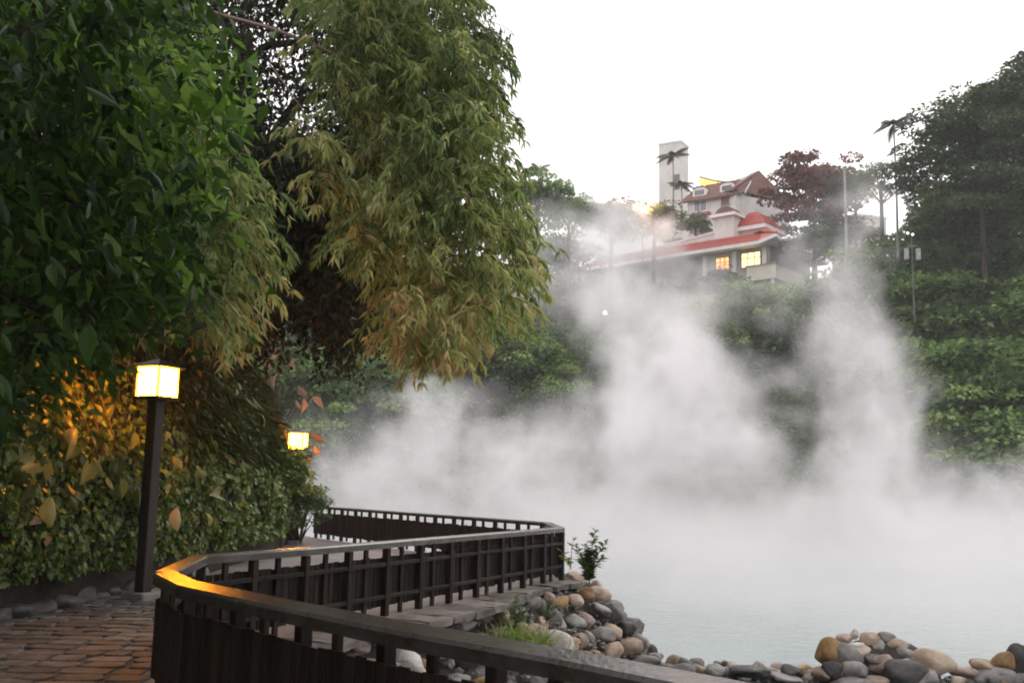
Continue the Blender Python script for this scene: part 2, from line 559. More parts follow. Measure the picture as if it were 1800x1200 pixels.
def stone(parent, p, s, col=None, rot=None, name='stone', sc=None, **kw):
    q = obj(name, stone_of(col or R.choice(COLS), R.randrange(8)), None, parent, loc=p, **kw)
    q.scale = sc or (s * R.uniform(.9, 1.25), s * R.uniform(.85, 1.1), s * R.uniform(.85, 1.1))
    q.rotation_euler = rot or (R.uniform(-.5, .5), R.uniform(-.5, .5), R.uniform(0, 6.3))
    return q
# boulder slope below the middle fence: a core mound with stones laid on it
M_core = surf("dark_earth_between_stones", [(.3, (.018, .015, .012)), (.7, (.05, .04, .03))], scale=5, bump=.5)
edge = []
poly = LINE_A[2:5][::1] + LINE_B + [LINE_C[1], LINE_C[1] + (LINE_C[2] - LINE_C[1]) * .35]
wl_ = walk([Vector(p) for p in poly], .40)
def outward(i):
    a = wl_[max(0, i - 2)][1]; b = wl_[min(len(wl_) - 1, i + 2)][1]
    d = (a + b).normalized()
    return Vector((d.y, -d.x, 0))
bm = bmesh.new(); prev = None
for i, (p, d) in enumerate(wl_):
    n_ = outward(i)
    ring = [bm.verts.new(p + n_ * o_ + Vector((0, 0, z_))) for o_, z_ in ((.0, -.12), (.42, -.14), (.9, -.75), (1.35, -1.3), (1.6, -1.7))]
    if prev:
        for k in range(4): bm.faces.new((prev[k], prev[k + 1], ring[k + 1], ring[k]))
    prev = ring
bmesh.ops.recalc_face_normals(bm, faces=bm.faces[:])
emb = obj('stone_embankment', bm, M_core, label='slope of piled river boulders under the middle run of fence', cat='embankment')
cnt = 0
for i, (p, d) in enumerate(wl_):
    n_ = outward(i)
    for row, (o_, z_, s_) in enumerate(((.52, -.20, .34), (.74, -.50, .46), (.98, -.84, .52), (1.22, -1.10, .52), (1.5, -1.32, .42))):
        if cnt >= 285: break
        if R.random() < (.10 if row else .04): continue
        o_ += .35 * max(0, 1 - (p - LINE_C[0]).length / 1.6)
        pos = p + n_ * (o_ + R.uniform(-.06, .06)) + d * R.uniform(-.1, .1) + Vector((0, 0, z_ + R.uniform(-.06, .06)))
        px_, py_ = project(pos)
        if py_ > 1230: continue
        stone(emb, pos, s_ * R.uniform(.75, 1.3)); cnt += 1
bmg = bmesh.new()
tiny = [stone_mesh(300 + i, .7) for i in range(3)]
def pebble(pos, s_):
    a_ = R.uniform(0, 6.3); b_ = R.uniform(-.6, .6)
    M_ = Matrix.Translation(pos) @ Matrix.Rotation(a_, 4, 'Z') @ Matrix.Rotation(b_, 4, 'X') @ Matrix.Diagonal((s_, s_ * R.uniform(.6, 1), s_ * R.uniform(.5, .9), 1))
    v0 = [bmg.verts.new(M_ @ Vector(c)) for c in ((0, 0, .5), (.5, .1, .1), (.1, .5, .05), (-.5, .05, .1), (0, -.5, .08), (.3, .3, -.4), (-.3, -.2, -.4))]
    for f in ((0, 1, 2), (0, 2, 3), (0, 3, 4), (0, 4, 1), (1, 5, 2), (3, 6, 4), (2, 5, 6), (2, 6, 3), (4, 6, 5), (4, 5, 1)):
        bmg.faces.new([v0[k] for k in f])
for i, (p, d) in enumerate(wl_):
    n_ = outward(i)
    for _ in range(34):
        f_ = R.random(); o_ = .45 + f_ * 1.25; z_ = -.16 - f_ * 1.2
        pebble(p + n_ * (o_ + R.uniform(-.05, .05)) + d * R.uniform(-.25, .25) + Vector((0, 0, z_ + .03)), R.uniform(.05, .16))
# coping slabs that carry the fence
M_slab = surf("grey_coping_slab", [(.3, (.07, .06, .05)), (.52, (.14, .12, .105)), (.8, (.26, .23, .21))], scale=4, rough=.7, bump=.6, bump_scale=12, per_object=.25, stretch=(1, 1, 3))
cop = thing('coping', 'grey slate coping ledge along the foot of the middle fence', 'ledge', tuple(LINE_B[1]))
o0 = Vector(LINE_B[1])
bw = walk([Vector(p) for p in LINE_B[1:]], .62)
for k in range(len(bw) - 1):
    (a, d), (b, _) = bw[k], bw[k + 1]
    n_ = Vector((d.y, -d.x, 0)); wd = .42 + R.uniform(-.03, .05) + (.38 * sm(0.75, .45, k / len(bw)) if k / len(bw) < .75 else 0)
    bm = bmesh.new()
    j = lambda q: q + Vector((R.uniform(-.02, .02), R.uniform(-.02, .02), 0))
    pts = [a + d * .012 - n_ * .14, b - d * .012 - n_ * .14, j(b - d * .02 + n_ * wd * .5), j(b - d * .03 + n_ * wd), j((a + b) / 2 + n_ * (wd + R.uniform(-.03, .04))), j(a + d * .03 + n_ * wd)]
    c0 = sum(pts, Vector()) / len(pts)
    prism(bm, [q - c0 for q in pts], (0, 0, -.09))
    bmesh.ops.subdivide_edges(bm, edges=bm.edges[:], cuts=2, use_grid_fill=True)
    for v_ in bm.verts: v_.co += Vector((mnoise.noise(v_.co * 5 + c0), mnoise.noise(v_.co * 5 - c0), .5 * mnoise.noise(v_.co * 4 + c0 * 2))) * .045
    bmesh.ops.recalc_face_normals(bm, faces=bm.faces[:])
    obj('slab', bm, M_slab, cop, loc=c0 - o0 + Vector((0, 0, .0 + R.uniform(-.012, .006))))
# land inside the near fence and the low stony shore
SHORE = [(1020, 1172), (1150, 1172), (1300, 1180), (1450, 1186), (1620, 1192), (1720, 1196), (1830, 1188), (2100, 1180)]
sh = [on_z(x, y, WATER) for x, y in SHORE]
bm = bmesh.new()
pts = [Vector((p.x, p.y + .1, WATER - .05)) for p in sh] + [Vector((20, 8, WATER + .3)), Vector((6, 0, WATER + .3)), Vector((-3, 7, WATER + .25)), Vector((-1.5, 13.5, WATER + .15))]
a = [bm.verts.new(p) for p in pts]; f = bm.faces.new(a)
b = [bm.verts.new(p + Vector((0, 0, -.8))) for p in pts]
for i in range(len(pts)):
    j = (i + 1) % len(pts); bm.faces.new((a[i], a[j], b[j], b[i]))
bmesh.ops.triangulate(bm, faces=[f]); bmesh.ops.recalc_face_normals(bm, faces=bm.faces[:])
obj('shore', bm, M_core, kind='structure')
# low rim of rocks along the water's edge
rim = thing('shore_rim', 'low uneven rim of dark wet rocks along the near edge of the pond', 'rock rim', tuple(sh[0]))
k = 0
for q, (p, d) in enumerate(walk(sh[1:], .26)):
    for row in range(3):
        pos = p + Vector((R.uniform(-.12, .12), -row * .42 + R.uniform(-.12, .12), R.uniform(.0, .08) + .03 * row))
        s_ = R.uniform(.22, .42) * (1.25 if R.random() < .2 else 1)
        x_, _ = project(pos)
        if 1440 < x_ < 1690 and row < 2: continue
        stone(rim, pos - sh[0], s_, R.choice(['grey', 'dark', 'dark', 'tan', 'grey', 'pink', 'dark', 'ochre']), rot=(R.uniform(-.25, .25), R.uniform(-.25, .25), R.uniform(0, 6.3))); k += 1
for q, (p, d) in enumerate(walk(sh[1:], .10)):
    for _ in range(9):
        pebble(p + Vector((R.uniform(-.1, .1), R.uniform(-1.3, .18), R.uniform(0.02, .07))), R.uniform(.04, .13))
obj('gravel', bmg, SM['grey'], kind='stuff', label='small broken stones filling the gaps between the boulders along the shore')
# the heap of large stones: every stone a thing
HEAP = [  # px, py, width px, height px, colour, label
 (1390+58, 1183, 40, 26, 'tan', 'small tan stone lying at the left foot of the stone heap'),
 (1455, 1146, 42, 46, 'ochre', 'round ochre brown stone at the left shoulder of the heap'),
 (1480, 1152, 62, 46, 'grey', 'large grey stone with a pale top leaning below the ochre one'),
 (1462, 1182, 40, 34, 'dark', 'dark stone under the leaning grey one at the left of the heap'),
 (1473, 1180, 24, 22, 'ochre', 'small ochre stone wedged low between grey stones of the heap'),
 (1502, 1176, 46, 34, 'grey', 'rounded light grey stone low in the middle left of the heap'),
 (1512, 1143, 40, 34, 'pink', 'peach coloured round stone in the middle of the heap'),
 (1503, 1134, 32, 14, 'pale', 'white flat stone just above the peach stone'),
 (1484, 1120, 26, 20, 'pink', 'reddish grey stone at the top left of the heap'),
 (1501, 1114, 13, 15, 'pale', 'small bright white stone on the very top of the heap'),
 (1528, 1122, 40, 24, 'tan', 'mossy tan stone at the crest of the heap'),
 (1556, 1122, 32, 20, 'grey', 'flat greyish stone at the crest right of the mossy one'),
 (1543, 1136, 32, 26, 'grey', 'grey stone with a white stripe near the middle of the heap'),
 (1577, 1134, 36, 30, 'tan', 'tan stone with a whitish top at the right crest of the heap'),
 (1548, 1157, 56, 26, 'dark', 'flat dark purple grey stone across the middle of the heap'),
 (1590, 1150, 40, 24, 'grey', 'grey stone at the right side resting above the banded one'),
 (1588, 1158, 30, 14, 'pale', 'small cream banded stone under the right grey stone'),
 (1547, 1168, 40, 30, 'pink', 'pinkish triangular stone low in the centre of the heap'),
 (1637, 1163, 70, 44, 'tan', 'very large smooth tan boulder at the right end of the heap'),
 (1585, 1186, 76, 44, 'dark', 'big black and grey boulder at the front foot of the heap'),
 (1625, 1192, 56, 34, 'grey', 'grey boulder in front of the large tan boulder'),
 (1500, 1198, 70, 26, 'grey', 'long low grey stone in front of the left part of the heap'),
 (1545, 1196, 44, 26, 'tan', 'tan stone in front of the heap beside the black boulder'),
 (1692, 1180, 50, 22, 'pink', 'pale pink flat stone right of the large tan boulder'),
 (1728, 1168, 44, 26, 'tan', 'tan stone on the right shore before the orange one'),
 (1762, 1164, 38, 32, 'ochre', 'bright orange brown stone on the right shore'),
 (1792, 1156, 48, 46, 'dark', 'large dark boulder at the right edge of the picture'),
 (1735, 1192, 80, 34, 'grey', 'wide weathered grey rock under the orange stone'),
 (1200, 1180, 60, 22, 'dark', 'low black rock in the water edge at the foot of the slope'),
 (1320, 1180, 74, 26, 'dark', 'flat dark rock breaking the water halfway to the heap'),
 (1383, 1192, 66, 26, 'grey', 'purplish grey flat rock left of the heap'),
 (1265, 1196, 70, 20, 'grey', 'broad pale grey rock at the bottom edge of the picture'),
]
core = bmesh.new()
cc = on_z(1545, 1185, WATER + .1) + Vector((0, -.15, 0))
bmesh.ops.create_icosphere(core, subdivisions=3, radius=1.0)
for v in core.verts:
    v.co = Vector((v.co.x * .95, v.co.y * .6, max(-.2, v.co.z * .62)))
co_ = obj('heap_core', core, M_core, loc=cc, kind='stuff', label='dark gravel filling between the heaped stones')
for i, (x, y, w, h, col, lab) in enumerate(HEAP):
    Y = cc.y - .10 - .55 * sm(1110, 1200, y) if 1400 < x < 1680 else cc.y - .2
    p = at(x, y, Y)
    mpp = Y / FPX
    q = obj('stone', stone_of(col, i * 3 + 1), None, None, loc=p, label=lab, cat='stone', group='large stones at the pond edge')
    q.rotation_euler = (R.uniform(-.15, .15), R.uniform(-.2, .2), R.uniform(-.3, .3))
    q.scale = (w * mpp * 1.18, max(w, h) * mpp * 1.15, h * mpp * 1.5)
# roots-worn kerb rocks under the hedge
kb = thing('kerb_rocks', 'low grey kerb of rough rocks under the hedge at the left', 'kerb', (-6, 9, 0))
for k, (p, d) in enumerate(walk(BANK[1:6], .5)):
    q = stone(kb, p - Vector((-6, 9, 0)) + Vector((R.uniform(-.08, .02), 0, .04)), .5, 'dark', sc=(.8, .5, .42)) 
    q.rotation_euler = (0, R.uniform(-.2, .2), math.atan2(d.y, d.x) + R.uniform(-.2, .2))
# ------------------------------------------------------------------ buildings on the hill
M_plaster = surf("pale_wall_plaster", [(.3, (.52, .50, .48)), (.7, (.68, .66, .645))], scale=.6, rough=.85, bump=.15, bump_scale=8)
M_grey = surf("grey_weathered_plaster", [(.3, (.24, .235, .22)), (.7, (.36, .35, .33))], scale=.7, rough=.85, bump=.15, bump_scale=8)
M_cream = surf("cream_parapet_paint", [(.3, (.52, .47, .41)), (.7, (.64, .60, .54))], scale=.8, rough=.8, bump=.1)
M_white = surf("white_trim_paint", [(.3, (.66, .65, .65)), (.7, (.80, .79, .79))], scale=1, rough=.7, bump=0)
M_redtile = surf("red_glazed_tile", [(.3, (.30, .045, .03)), (.7, (.44, .085, .055))], scale=1.5, rough=.45, bump=.1, per_object=.3)
M_brown = surf("brown_roof_shingle", [(.3, (.13, .065, .05)), (.7, (.22, .12, .095))], scale=1.2, rough=.8, bump=.2, per_object=.3)
M_brick = surf("red_brick_facing", [(.3, (.30, .11, .07)), (.7, (.40, .17, .12))], scale=2, rough=.85, bump=.2)
M_trimdark = surf("dark_window_frame", [(.3, (.05, .04, .035)), (.7, (.09, .07, .06))], scale=3, rough=.6, bump=0)
M_glass = surf("dim_window_glass", [(.3, (.10, .12, .13)), (.7, (.16, .18, .19))], scale=.5, rough=.15, bump=0, spec=.8)
M_litpane = emit_mat("lit_window_pane", (1.0, .42, .11), 1.5)
M_litpane2 = emit_mat("lit_window_pane_bright", (1.0, .62, .25), 2.2)
M_metal = surf("grey_metal", [(.3, (.22, .22, .23)), (.7, (.32, .32, .33))], scale=3, rough=.5, bump=0)

def quad_box(name, o, u, v, parent, mat, u0, u1, v0, v1, z0, z1, **kw):
    """box in the house's own axes; o origin (Vector), u/v unit horizontal axes"""
    bm = bmesh.new()
    prism(bm, [u * u0 + v * v0 + Vector((0, 0, z0)), u * u1 + v * v0 + Vector((0, 0, z0)), u * u1 + v * v1 + Vector((0, 0, z0)), u * u0 + v * v1 + Vector((0, 0, z0))], (0, 0, z1 - z0))
    bmesh.ops.recalc_face_normals(bm, faces=bm.faces[:])
    return obj(name, bm, mat, parent, **kw)
def solid(name, pts, faces, parent, mat, **kw):
    bm = bmesh.new(); vs = [bm.verts.new(p) for p in pts]
    for f in faces: bm.faces.new([vs[i] for i in f])
    bmesh.ops.recalc_face_normals(bm, faces=bm.faces[:])
    return obj(name, bm, mat, parent, **kw)
def on_plane(px, py, P0, d):
    """where the pixel's ray meets the upright plane through P0 along d; returns (along d, z)"""
    r = ray(px, py); n_ = Vector((d.y, -d.x, 0))
    e = Vector((0, 0, EYE))
    t = (P0 - e).dot(n_) / r.dot(n_)
    q = e + r * t
    return (q - P0).dot(d), q.z
def window(parent, O, d, inward, s0, s1, z0, z1, cols, rows, pane_mat, frame_mat, depth=.12, base=Vector((0, 0, 0)), label=None, sill=True):
    """a window on the wall plane through base along d (coordinates local to parent); outward side is -inward"""
    b = bmesh.new()
    w = .09
    def bar(a0, a1, c0, c1, th=.10):
        prism(b, [base + d * a0 + Vector((0, 0, c0)) - inward * th, base + d * a1 + Vector((0, 0, c0)) - inward * th,
                  base + d * a1 + Vector((0, 0, c1)) - inward * th, base + d * a0 + Vector((0, 0, c1)) - inward * th], inward * (th + .05))
    bar(s0, s0 + w, z0, z1); bar(s1 - w, s1, z0, z1); bar(s0 + w, s1 - w, z0, z0 + w); bar(s0 + w, s1 - w, z1 - w, z1)
    for k in range(1, cols):
        x = s0 + (s1 - s0) * k / cols; bar(x - .04, x + .04, z0 + w, z1 - w, .08)
    for k in range(1, rows):
        z = z0 + (z1 - z0) * (k / rows if rows != 2 else .62); bar(s0 + w, s1 - w, z - .04, z + .04, .06)
    bmesh.ops.recalc_face_normals(b, faces=b.faces[:])
    f = obj('window', b, frame_mat, parent)
    if label: f['label'] = label
    p = bmesh.new()
    prism(p, [base + d * (s0 + .02) + Vector((0, 0, z0 + .02)) - inward * .03, base + d * (s1 - .02) + Vector((0, 0, z0 + .02)) - inward * .03,
              base + d * (s1 - .02) + Vector((0, 0, z1 - .02)) - inward * .03, base + d * (s0 + .02) + Vector((0, 0, z1 - .02)) - inward * .03], inward * .02)
    bmesh.ops.recalc_face_normals(p, faces=p.faces[:])
    obj('pane', p, pane_mat, f)
    if sill:
        q = bmesh.new()
        prism(q, [base + d * (s0 - .1) + Vector((0, 0, z0 - .12)) - inward * .2, base + d * (s1 + .1) + Vector((0, 0, z0 - .12)) - inward * .2,
                  base + d * (s1 + .1) + Vector((0, 0, z0 - .12)) + inward * .02, base + d * (s0 - .1) + Vector((0, 0, z0 - .12)) + inward * .02], (0, 0, .11))
        bmesh.ops.recalc_face_normals(q, faces=q.faces[:])
        obj('sill', q, M_white if frame_mat is M_white else M_grey, f)
    return f
Z = lambda z: Vector((0, 0, z))
def red_house():
    E0 = at(1365, 419, 105.0)
    u = on_z(1000, 475, E0.z) - E0; v = on_z(1466, 443, E0.z) - E0
    Lu, Lv = u.length, v.length
    u = u.normalized(); v = Vector((-u.y, u.x, 0)); v = v if v.dot(on_z(1466, 443, E0.z) - E0) > 0 else -v
    base = hill_h(E0.x, E0.y) - 3
    t = thing('red_roofed_house', 'low grey house with red tiled roof and two orange lit windows', 'house', (E0.x, E0.y, base))
    ez = E0.z - base                                  # eave height over the house's origin
    ov = 1.5
    # walls
    quad_box('wall', None, u, v, t, M_grey, ov, Lu - ov, ov, Lv + 2, 0, ez + .1)
    # roof: soffit slab, white fascia, rising red tile skirt with a flat top
    zt, run = 1.75, 3.0
    up = .62
    def rim(off, z, lift):
        return [u * off + v * off + Z(z + lift), u * 2.2 + v * off + Z(z + lift * .12), u * (Lu - off) + v * off + Z(z), u * (Lu - off) + v * (Lv + 4) + Z(z), u * off + v * (Lv + 4) + Z(z), u * off + v * 2.2 + Z(z + lift * .12)]
    a, b = rim(0, ez - .38, up), rim(0, ez, up)
    n6 = [(i, (i + 1) % 6, (i + 1) % 6 + 6, i + 6) for i in range(6)]
    solid('fascia', a + b, [tuple(range(5, -1, -1)), tuple(range(6, 12))] + n6, t, M_white)
    b2, c = rim(.1, ez + .01, up), rim(run, ez + zt, .25)
    solid('roof', b2 + c, [tuple(range(5, -1, -1)), tuple(range(6, 12))] + n6, t, M_redtile)
    # round ridge tiles up the red slope
    bmr = bmesh.new()
    k = 0
    s = 2.4
    while s < Lu - 3:
        lift = 0
        tube(bmr, [u * s + v * .02 + Z(ez + .06 + lift), u * s + v * (run - .1) + Z(ez + zt + .03)], [.075, .075], 5); s += .42
    s = 2.4
    while s < Lv:
        tube(bmr, [v * s + u * .02 + Z(ez + .06), v * s + u * (run - .1) + Z(ez + zt + .03)], [.075, .075], 5); s += .42
    bmesh.ops.recalc_face_normals(bmr, faces=bmr.faces[:])
    obj('tile_ribs', bmr, M_redtile, t, kind='stuff')
    solid('ridge', [], [], t, M_redtile) if False else None
    bmq = bmesh.new(); tube(bmq, [Z(ez + up + .05), u * run + v * run + Z(ez + zt + .3)], [.16, .16], 6); obj('ridge', bmq, M_redtile, t)
    # windows on the left-facing wall (plane v = ov)
    W0 = E0 + v * ov
    for (x0, x1, y0, y1, cols, rows, mat) in ((1303, 1338, 443, 470, 3, 2, M_litpane2), (1258, 1283, 452, 476, 3, 2, M_litpane)):
        xm, ym = (x0 + x1) / 2, (y0 + y1) / 2
        s_a, _ = on_plane(x1, ym, W0, u); s_b, _ = on_plane(x0, ym, W0, u)
        _, z_t = on_plane(xm, y0, W0, u); _, z_b = on_plane(xm, y1, W0, u)
        window(t, None, u, v, s_a, s_b, z_b - base, z_t - base, cols, rows, mat, M_trimdark, base=v * ov)
    # pilasters between windows
    for x in (1292, 1345, 1240):
        s_, _ = on_plane(x, 460, W0, u)
        quad_box('pilaster', None, u, v, t, M_plaster, s_ - .25, s_ + .25, ov - .22, ov, ez - 5, ez - .42)
    # wrap-round cream balcony parapet
    s_l, z_b = on_plane(1330, 492, W0, u); _, z_t = on_plane(1372, 466, W0, u)
    zb, ztp = z_b - base, z_t - base
    quad_box('balcony_floor', None, u, v, t, M_grey, ov - 1.1, s_l + .5, ov - 1.1, ov + 6, zb - .25, zb)
    quad_box('balcony_parapet', None, u, v, t, M_cream, ov - 1.2, s_l + .6, ov - 1.2, ov - .95, zb - .3, ztp)
    quad_box('balcony_parapet', None, u, v, t, M_cream, ov - 1.203, ov - .95, ov - .949, ov + 6, zb - .302, ztp - .1)
    quad_box('parapet_cap', None, u, v, t, M_grey, ov - 1.3, s_l + .7, ov - 1.3, ov - .85, ztp + .003, ztp + .12)
    for q in (0.2, 3.4):
        quad_box('column', None, u, v, t, M_white, ov - 1.05 + q, ov - .65 + q, ov - 1.05, ov - .65, 0, zb - .31)
    quad_box('column', None, u, v, t, M_white, ov - 1.05, ov - .65, ov + 4.2, ov + 4.6, 0, zb - .31)
    quad_box('lower_room', None, u, v, t, M_plaster, ov - .6, ov, ov + 1.5, ov + 3.2, 0, zb - 1.2)
    return t, E0, u, v, base
RH, E0, HU, HV, HB = red_house()
def small_pavilion():
    """second tier: small red hipped roof over a white band"""
    c = at(1345, 391, 113.0)
    Lu = (on_z(1286, 402, c.z) - c).length; Lv = (on_z(1392, 403, c.z) - c).length
    t = thing('roof_pavilion', 'small hipped red roof over a white band on top of the low house', 'pavilion', (c.x, c.y, c.z - 2.2))
    h = 2.2; z_top = at(1338, 370, 115).z - (c.z - 2.2)
    quad_box('wall', None, HU, HV, t, M_plaster, .7, Lu - .7, .7, Lv, -2.5, h)
    quad_box('fascia', None, HU, HV, t, M_white, 0, Lu, 0, Lv + 1, h - .5, h)
    r0, m = .08, 1.9
    pts = [HU * (-.1) + HV * (-.1) + Z(h + .01), HU * (Lu + .1) + HV * (-.1) + Z(h + .01), HU * (Lu + .1) + HV * (Lv + 1) + Z(h + .01), HU * (-.1) + HV * (Lv + 1) + Z(h + .01),
           HU * m + HV * m + Z(z_top), HU * (Lu - m * .8) + HV * m + Z(z_top), HU * (Lu - m * .8) + HV * (Lv - .6) + Z(z_top), HU * m + HV * (Lv - .6) + Z(z_top)]
    solid('roof', pts, [(3, 2, 1, 0), (4, 5, 6, 7), (0, 1, 5, 4), (1, 2, 6, 5), (2, 3, 7, 6), (3, 0, 4, 7)], t, M_redtile)
    bm = bmesh.new(); s = .2
    while s < Lu:
        f = min(1, max(0, (s - m) / 1)) 
        tube(bm, [HU * s + HV * (-.08) + Z(h + .08), HU * (m + (s / Lu) * (Lu - 1.8 * m)) + HV * m + Z(z_top + .03)], [.07, .07], 5); s += .4
    bmesh.ops.recalc_face_normals(bm, faces=bm.faces[:])
    obj('tile_ribs', bm, M_redtile, t, kind='stuff')
small_pavilion()
def stair_block():
    c = at(1278, 416, 116.0)
    t = thing('stair_block', 'small white stair tower with an arched brown cap left of the upper red roof', 'tower', (c.x, c.y, c.z - 3))
    w = 1.3
    zt = at(1276, 384, 116).z - c.z + 3
    quad_box('wall', None, HU, HV, t, M_plaster, -w, w, -w * .6, w, 0, zt)
    quad_box('cornice', None, HU, HV, t, M_white, -w - .4, w + .4, -w, w + .4, zt + .003, zt + .35)
    # arched cap
    bm = bmesh.new(); n = 10; a = []; b = []
    for k in range(n + 1):
        an = math.pi * k / n
        p = HU * (math.cos(an) * 1.3) + Z(zt + .36 + math.sin(an) * 1.0)
        a.append(p + HV * (-.6)); b.append(p + HV * 1.2)
    prism(bm, a, HV * 1.8); bmesh.ops.recalc_face_normals(bm, faces=bm.faces[:])
    obj('cap', bm, M_brown, t)
stair_block()
def low_parapet():
    # pale line of the flat terrace left of the stair tower
    c = at(1262, 408, 118); e = at(1095, 437, 132)
    t = thing('terrace_wall', 'long pale terrace parapet running left from the white stair tower into the steam', 'wall', (c.x, c.y, c.z - 3))
    d = (e - c); d.z = 0; L_ = d.length; d.normalize(); n_ = Vector((-d.y, d.x, 0))
    quad_box('wall', None, d, n_, t, M_plaster, 0, L_, 0, .5, 0, 2.75)
    quad_box('coping', None, d, n_, t, M_white, 0, L_, -.12, .62, 2.753, 3.0)
low_parapet()
def upper_house():
    C0 = at(1306, 339, 128.0)
    u = (on_z(1200, 356, C0.z) - C0); Lu = u.length; u.normalize()
    v = Vector((-u.y, u.x, 0)); v = v if v.y > 0 else -v
    base = C0.z - 9
    t = thing('gabled_house', 'white house with brown gabled roof and small dormers above the red roofed one', 'house', (C0.x, C0.y, base))
    ez = 9.0; gw = 5.4; rh = at(1322, 312, 129.5).z - C0.z
    O = .5
    quad_box('wall', None, u, v, t, M_plaster, O, Lu - O, O, gw - O, 0, ez)
    # gable wall
    bm = bmesh.new(); prism(bm, [u * O + v * O + Z(ez), u * O + v * (gw - O) + Z(ez), u * O + v * gw / 2 + Z(ez + rh * .83)], u * .25)
    bmesh.ops.recalc_face_normals(bm, faces=bm.faces[:]); obj('gable', bm, M_white, t)
    # roof planes with thickness
    th = .22
    for sgn, y0 in ((1, -.1), (-1, gw + .1)):
        a = v * y0 + Z(ez - .12); r = v * (gw / 2) + Z(ez + rh)
        nn = Z(th)
        pts = [a - u * .3, a + u * (Lu + .4), r + u * (Lu - 1.0), r - u * .3]
        bm = bmesh.new(); prism(bm, [p + (Z(0.002) if sgn < 0 else Z(0)) for p in pts], nn); bmesh.ops.recalc_face_normals(bm, faces=bm.faces[:])
        obj('roof', bm, M_brown, t)
    for y0 in (-.12, gw + .12):
        bm = bmesh.new(); a = v * y0 + Z(ez - .2) - u * .36; r = v * (gw / 2) + Z(ez + rh - .06) - u * .36
        prism(bm, [a, r, r + Z(.34), a + Z(.34)], u * .05); bmesh.ops.recalc_face_normals(bm, faces=bm.faces[:]); obj('barge_board', bm, M_white, t)
    quad_box('gutter', None, u, v, t, M_trimdark, -.3, Lu + .4, -.24, -.11, ez - .2, ez - .02)
    # dormers on the roof slope facing the pond
    for px, py in ((1280, 329), (1232, 337)):
        s, z = on_plane(px, py, C0 + v * 1.0, u)
        d = thing('dormer', None, None); d.parent = t
        bm = bmesh.new(); hw, hh = 1.0, .55
        pr = [u * (s - hw) + Z(ez + .65), u * (s + hw) + Z(ez + .65), u * (s + hw) + Z(ez + 1.7), u * (s + hw * .5) + Z(ez + 1.95), u * (s - hw * .5) + Z(ez + 1.95), u * (s - hw) + Z(ez + 1.7)]
        prism(bm, [p + v * .55 for p in pr], v * 1.6); bmesh.ops.recalc_face_normals(bm, faces=bm.faces[:])
        obj('dormer_box', bm, M_white, d)
        bm = bmesh.new(); prism(bm, [u * (s - .7) + Z(ez + .9) + v * .5, u * (s + .7) + Z(ez + .9) + v * .5, u * (s + .7) + Z(ez + 1.55) + v * .5, u * (s - .7) + Z(ez + 1.55) + v * .5], v * .04)
        obj('pane', bm, M_glass, d)
        bm = bmesh.new(); prism(bm, [u * (s - hw - .1) + Z(ez + 1.75) + v * .45, u * (s - hw * .5) + Z(ez + 1.98) + v * .45, u * (s + hw * .5) + Z(ez + 1.98) + v * .45, u * (s + hw + .1) + Z(ez + 1.75) + v * .45, u * (s + hw * .5) + Z(ez + 2.1) + v * .45, u * (s - hw * .5) + Z(ez + 2.1) + v * .45], v * 2.0)
        bmesh.ops.recalc_face_normals(bm, faces=bm.faces[:]); obj('dormer_roof', bm, M_brown, d)
    W0 = C0 + v * O
    def win(x0, x1, y0, y1, cols, rows, pane, fr, **k):
        xm, ym = (x0 + x1) / 2, (y0 + y1) / 2
        a, _ = on_plane(x1, ym, W0, u); b_, _ = on_plane(x0, ym, W0, u); _, zt = on_plane(xm, y0, W0, u); _, zb = on_plane(xm, y1, W0, u)
        return window(t, None, u, v, a, b_, zb - base, zt - base, cols, rows, pane, fr, base=v * O, **k)
    win(1220, 1243, 353, 372, 2, 1, M_glass, M_white, label='white framed bay window')
    win(1268, 1298, 344, 359, 2, 1, M_brown, M_trimdark, label='brown shuttered window')
    a, zt = on_plane(1250, 373, W0, u); b_, _ = on_plane(1222, 378, W0, u)
    quad_box('ledge', None, u, v, t, M_redtile, a, b_, O - .8, O - .01, zt - base - .35, zt - base)
    # brick and dark wing to the right
    g0 = at(1322, 345, 132.0); 
    for nm, mat, x0, x1, y0, y1, Y in (('brick_wall', M_brick, 1322, 1372, 353, 385, 133.0), ('bay', M_metal, 1311, 1325, 341, 385, 131.0)):
        p0, p1 = at(x0, y1, Y), at(x1, y1, Y + 5)
        h = at((x0 + x1) / 2, y0, Y + 2).z - p0.z
        dd = p1 - p0; dd.z = 0; nn = Vector((-dd.y, dd.x, 0)).normalized()
        bm = bmesh.new(); q0 = p0 - Vector((C0.x, C0.y, base)); prism(bm, [q0, q0 + dd, q0 + dd + nn * 3, q0 + nn * 3], (0, 0, h))
        bmesh.ops.recalc_face_normals(bm, faces=bm.faces[:]); obj(nm, bm, mat, t)
    p0, p1 = at(1310, 341, 130.5), at(1375, 331, 137.0)
    bm = bmesh.new(); q0 = p0 - Vector((C0.x, C0.y, base)); dd = p1 - p0; dd.z = 0
    nn = Vector((-dd.y, dd.x, 0)).normalized(); prism(bm, [q0, q0 + dd, q0 + dd + nn * 4, q0 + nn * 4], (0, 0, .3)); bmesh.ops.recalc_face_normals(bm, faces=bm.faces[:]); obj('porch_roof', bm, M_trimdark, t)
upper_house()
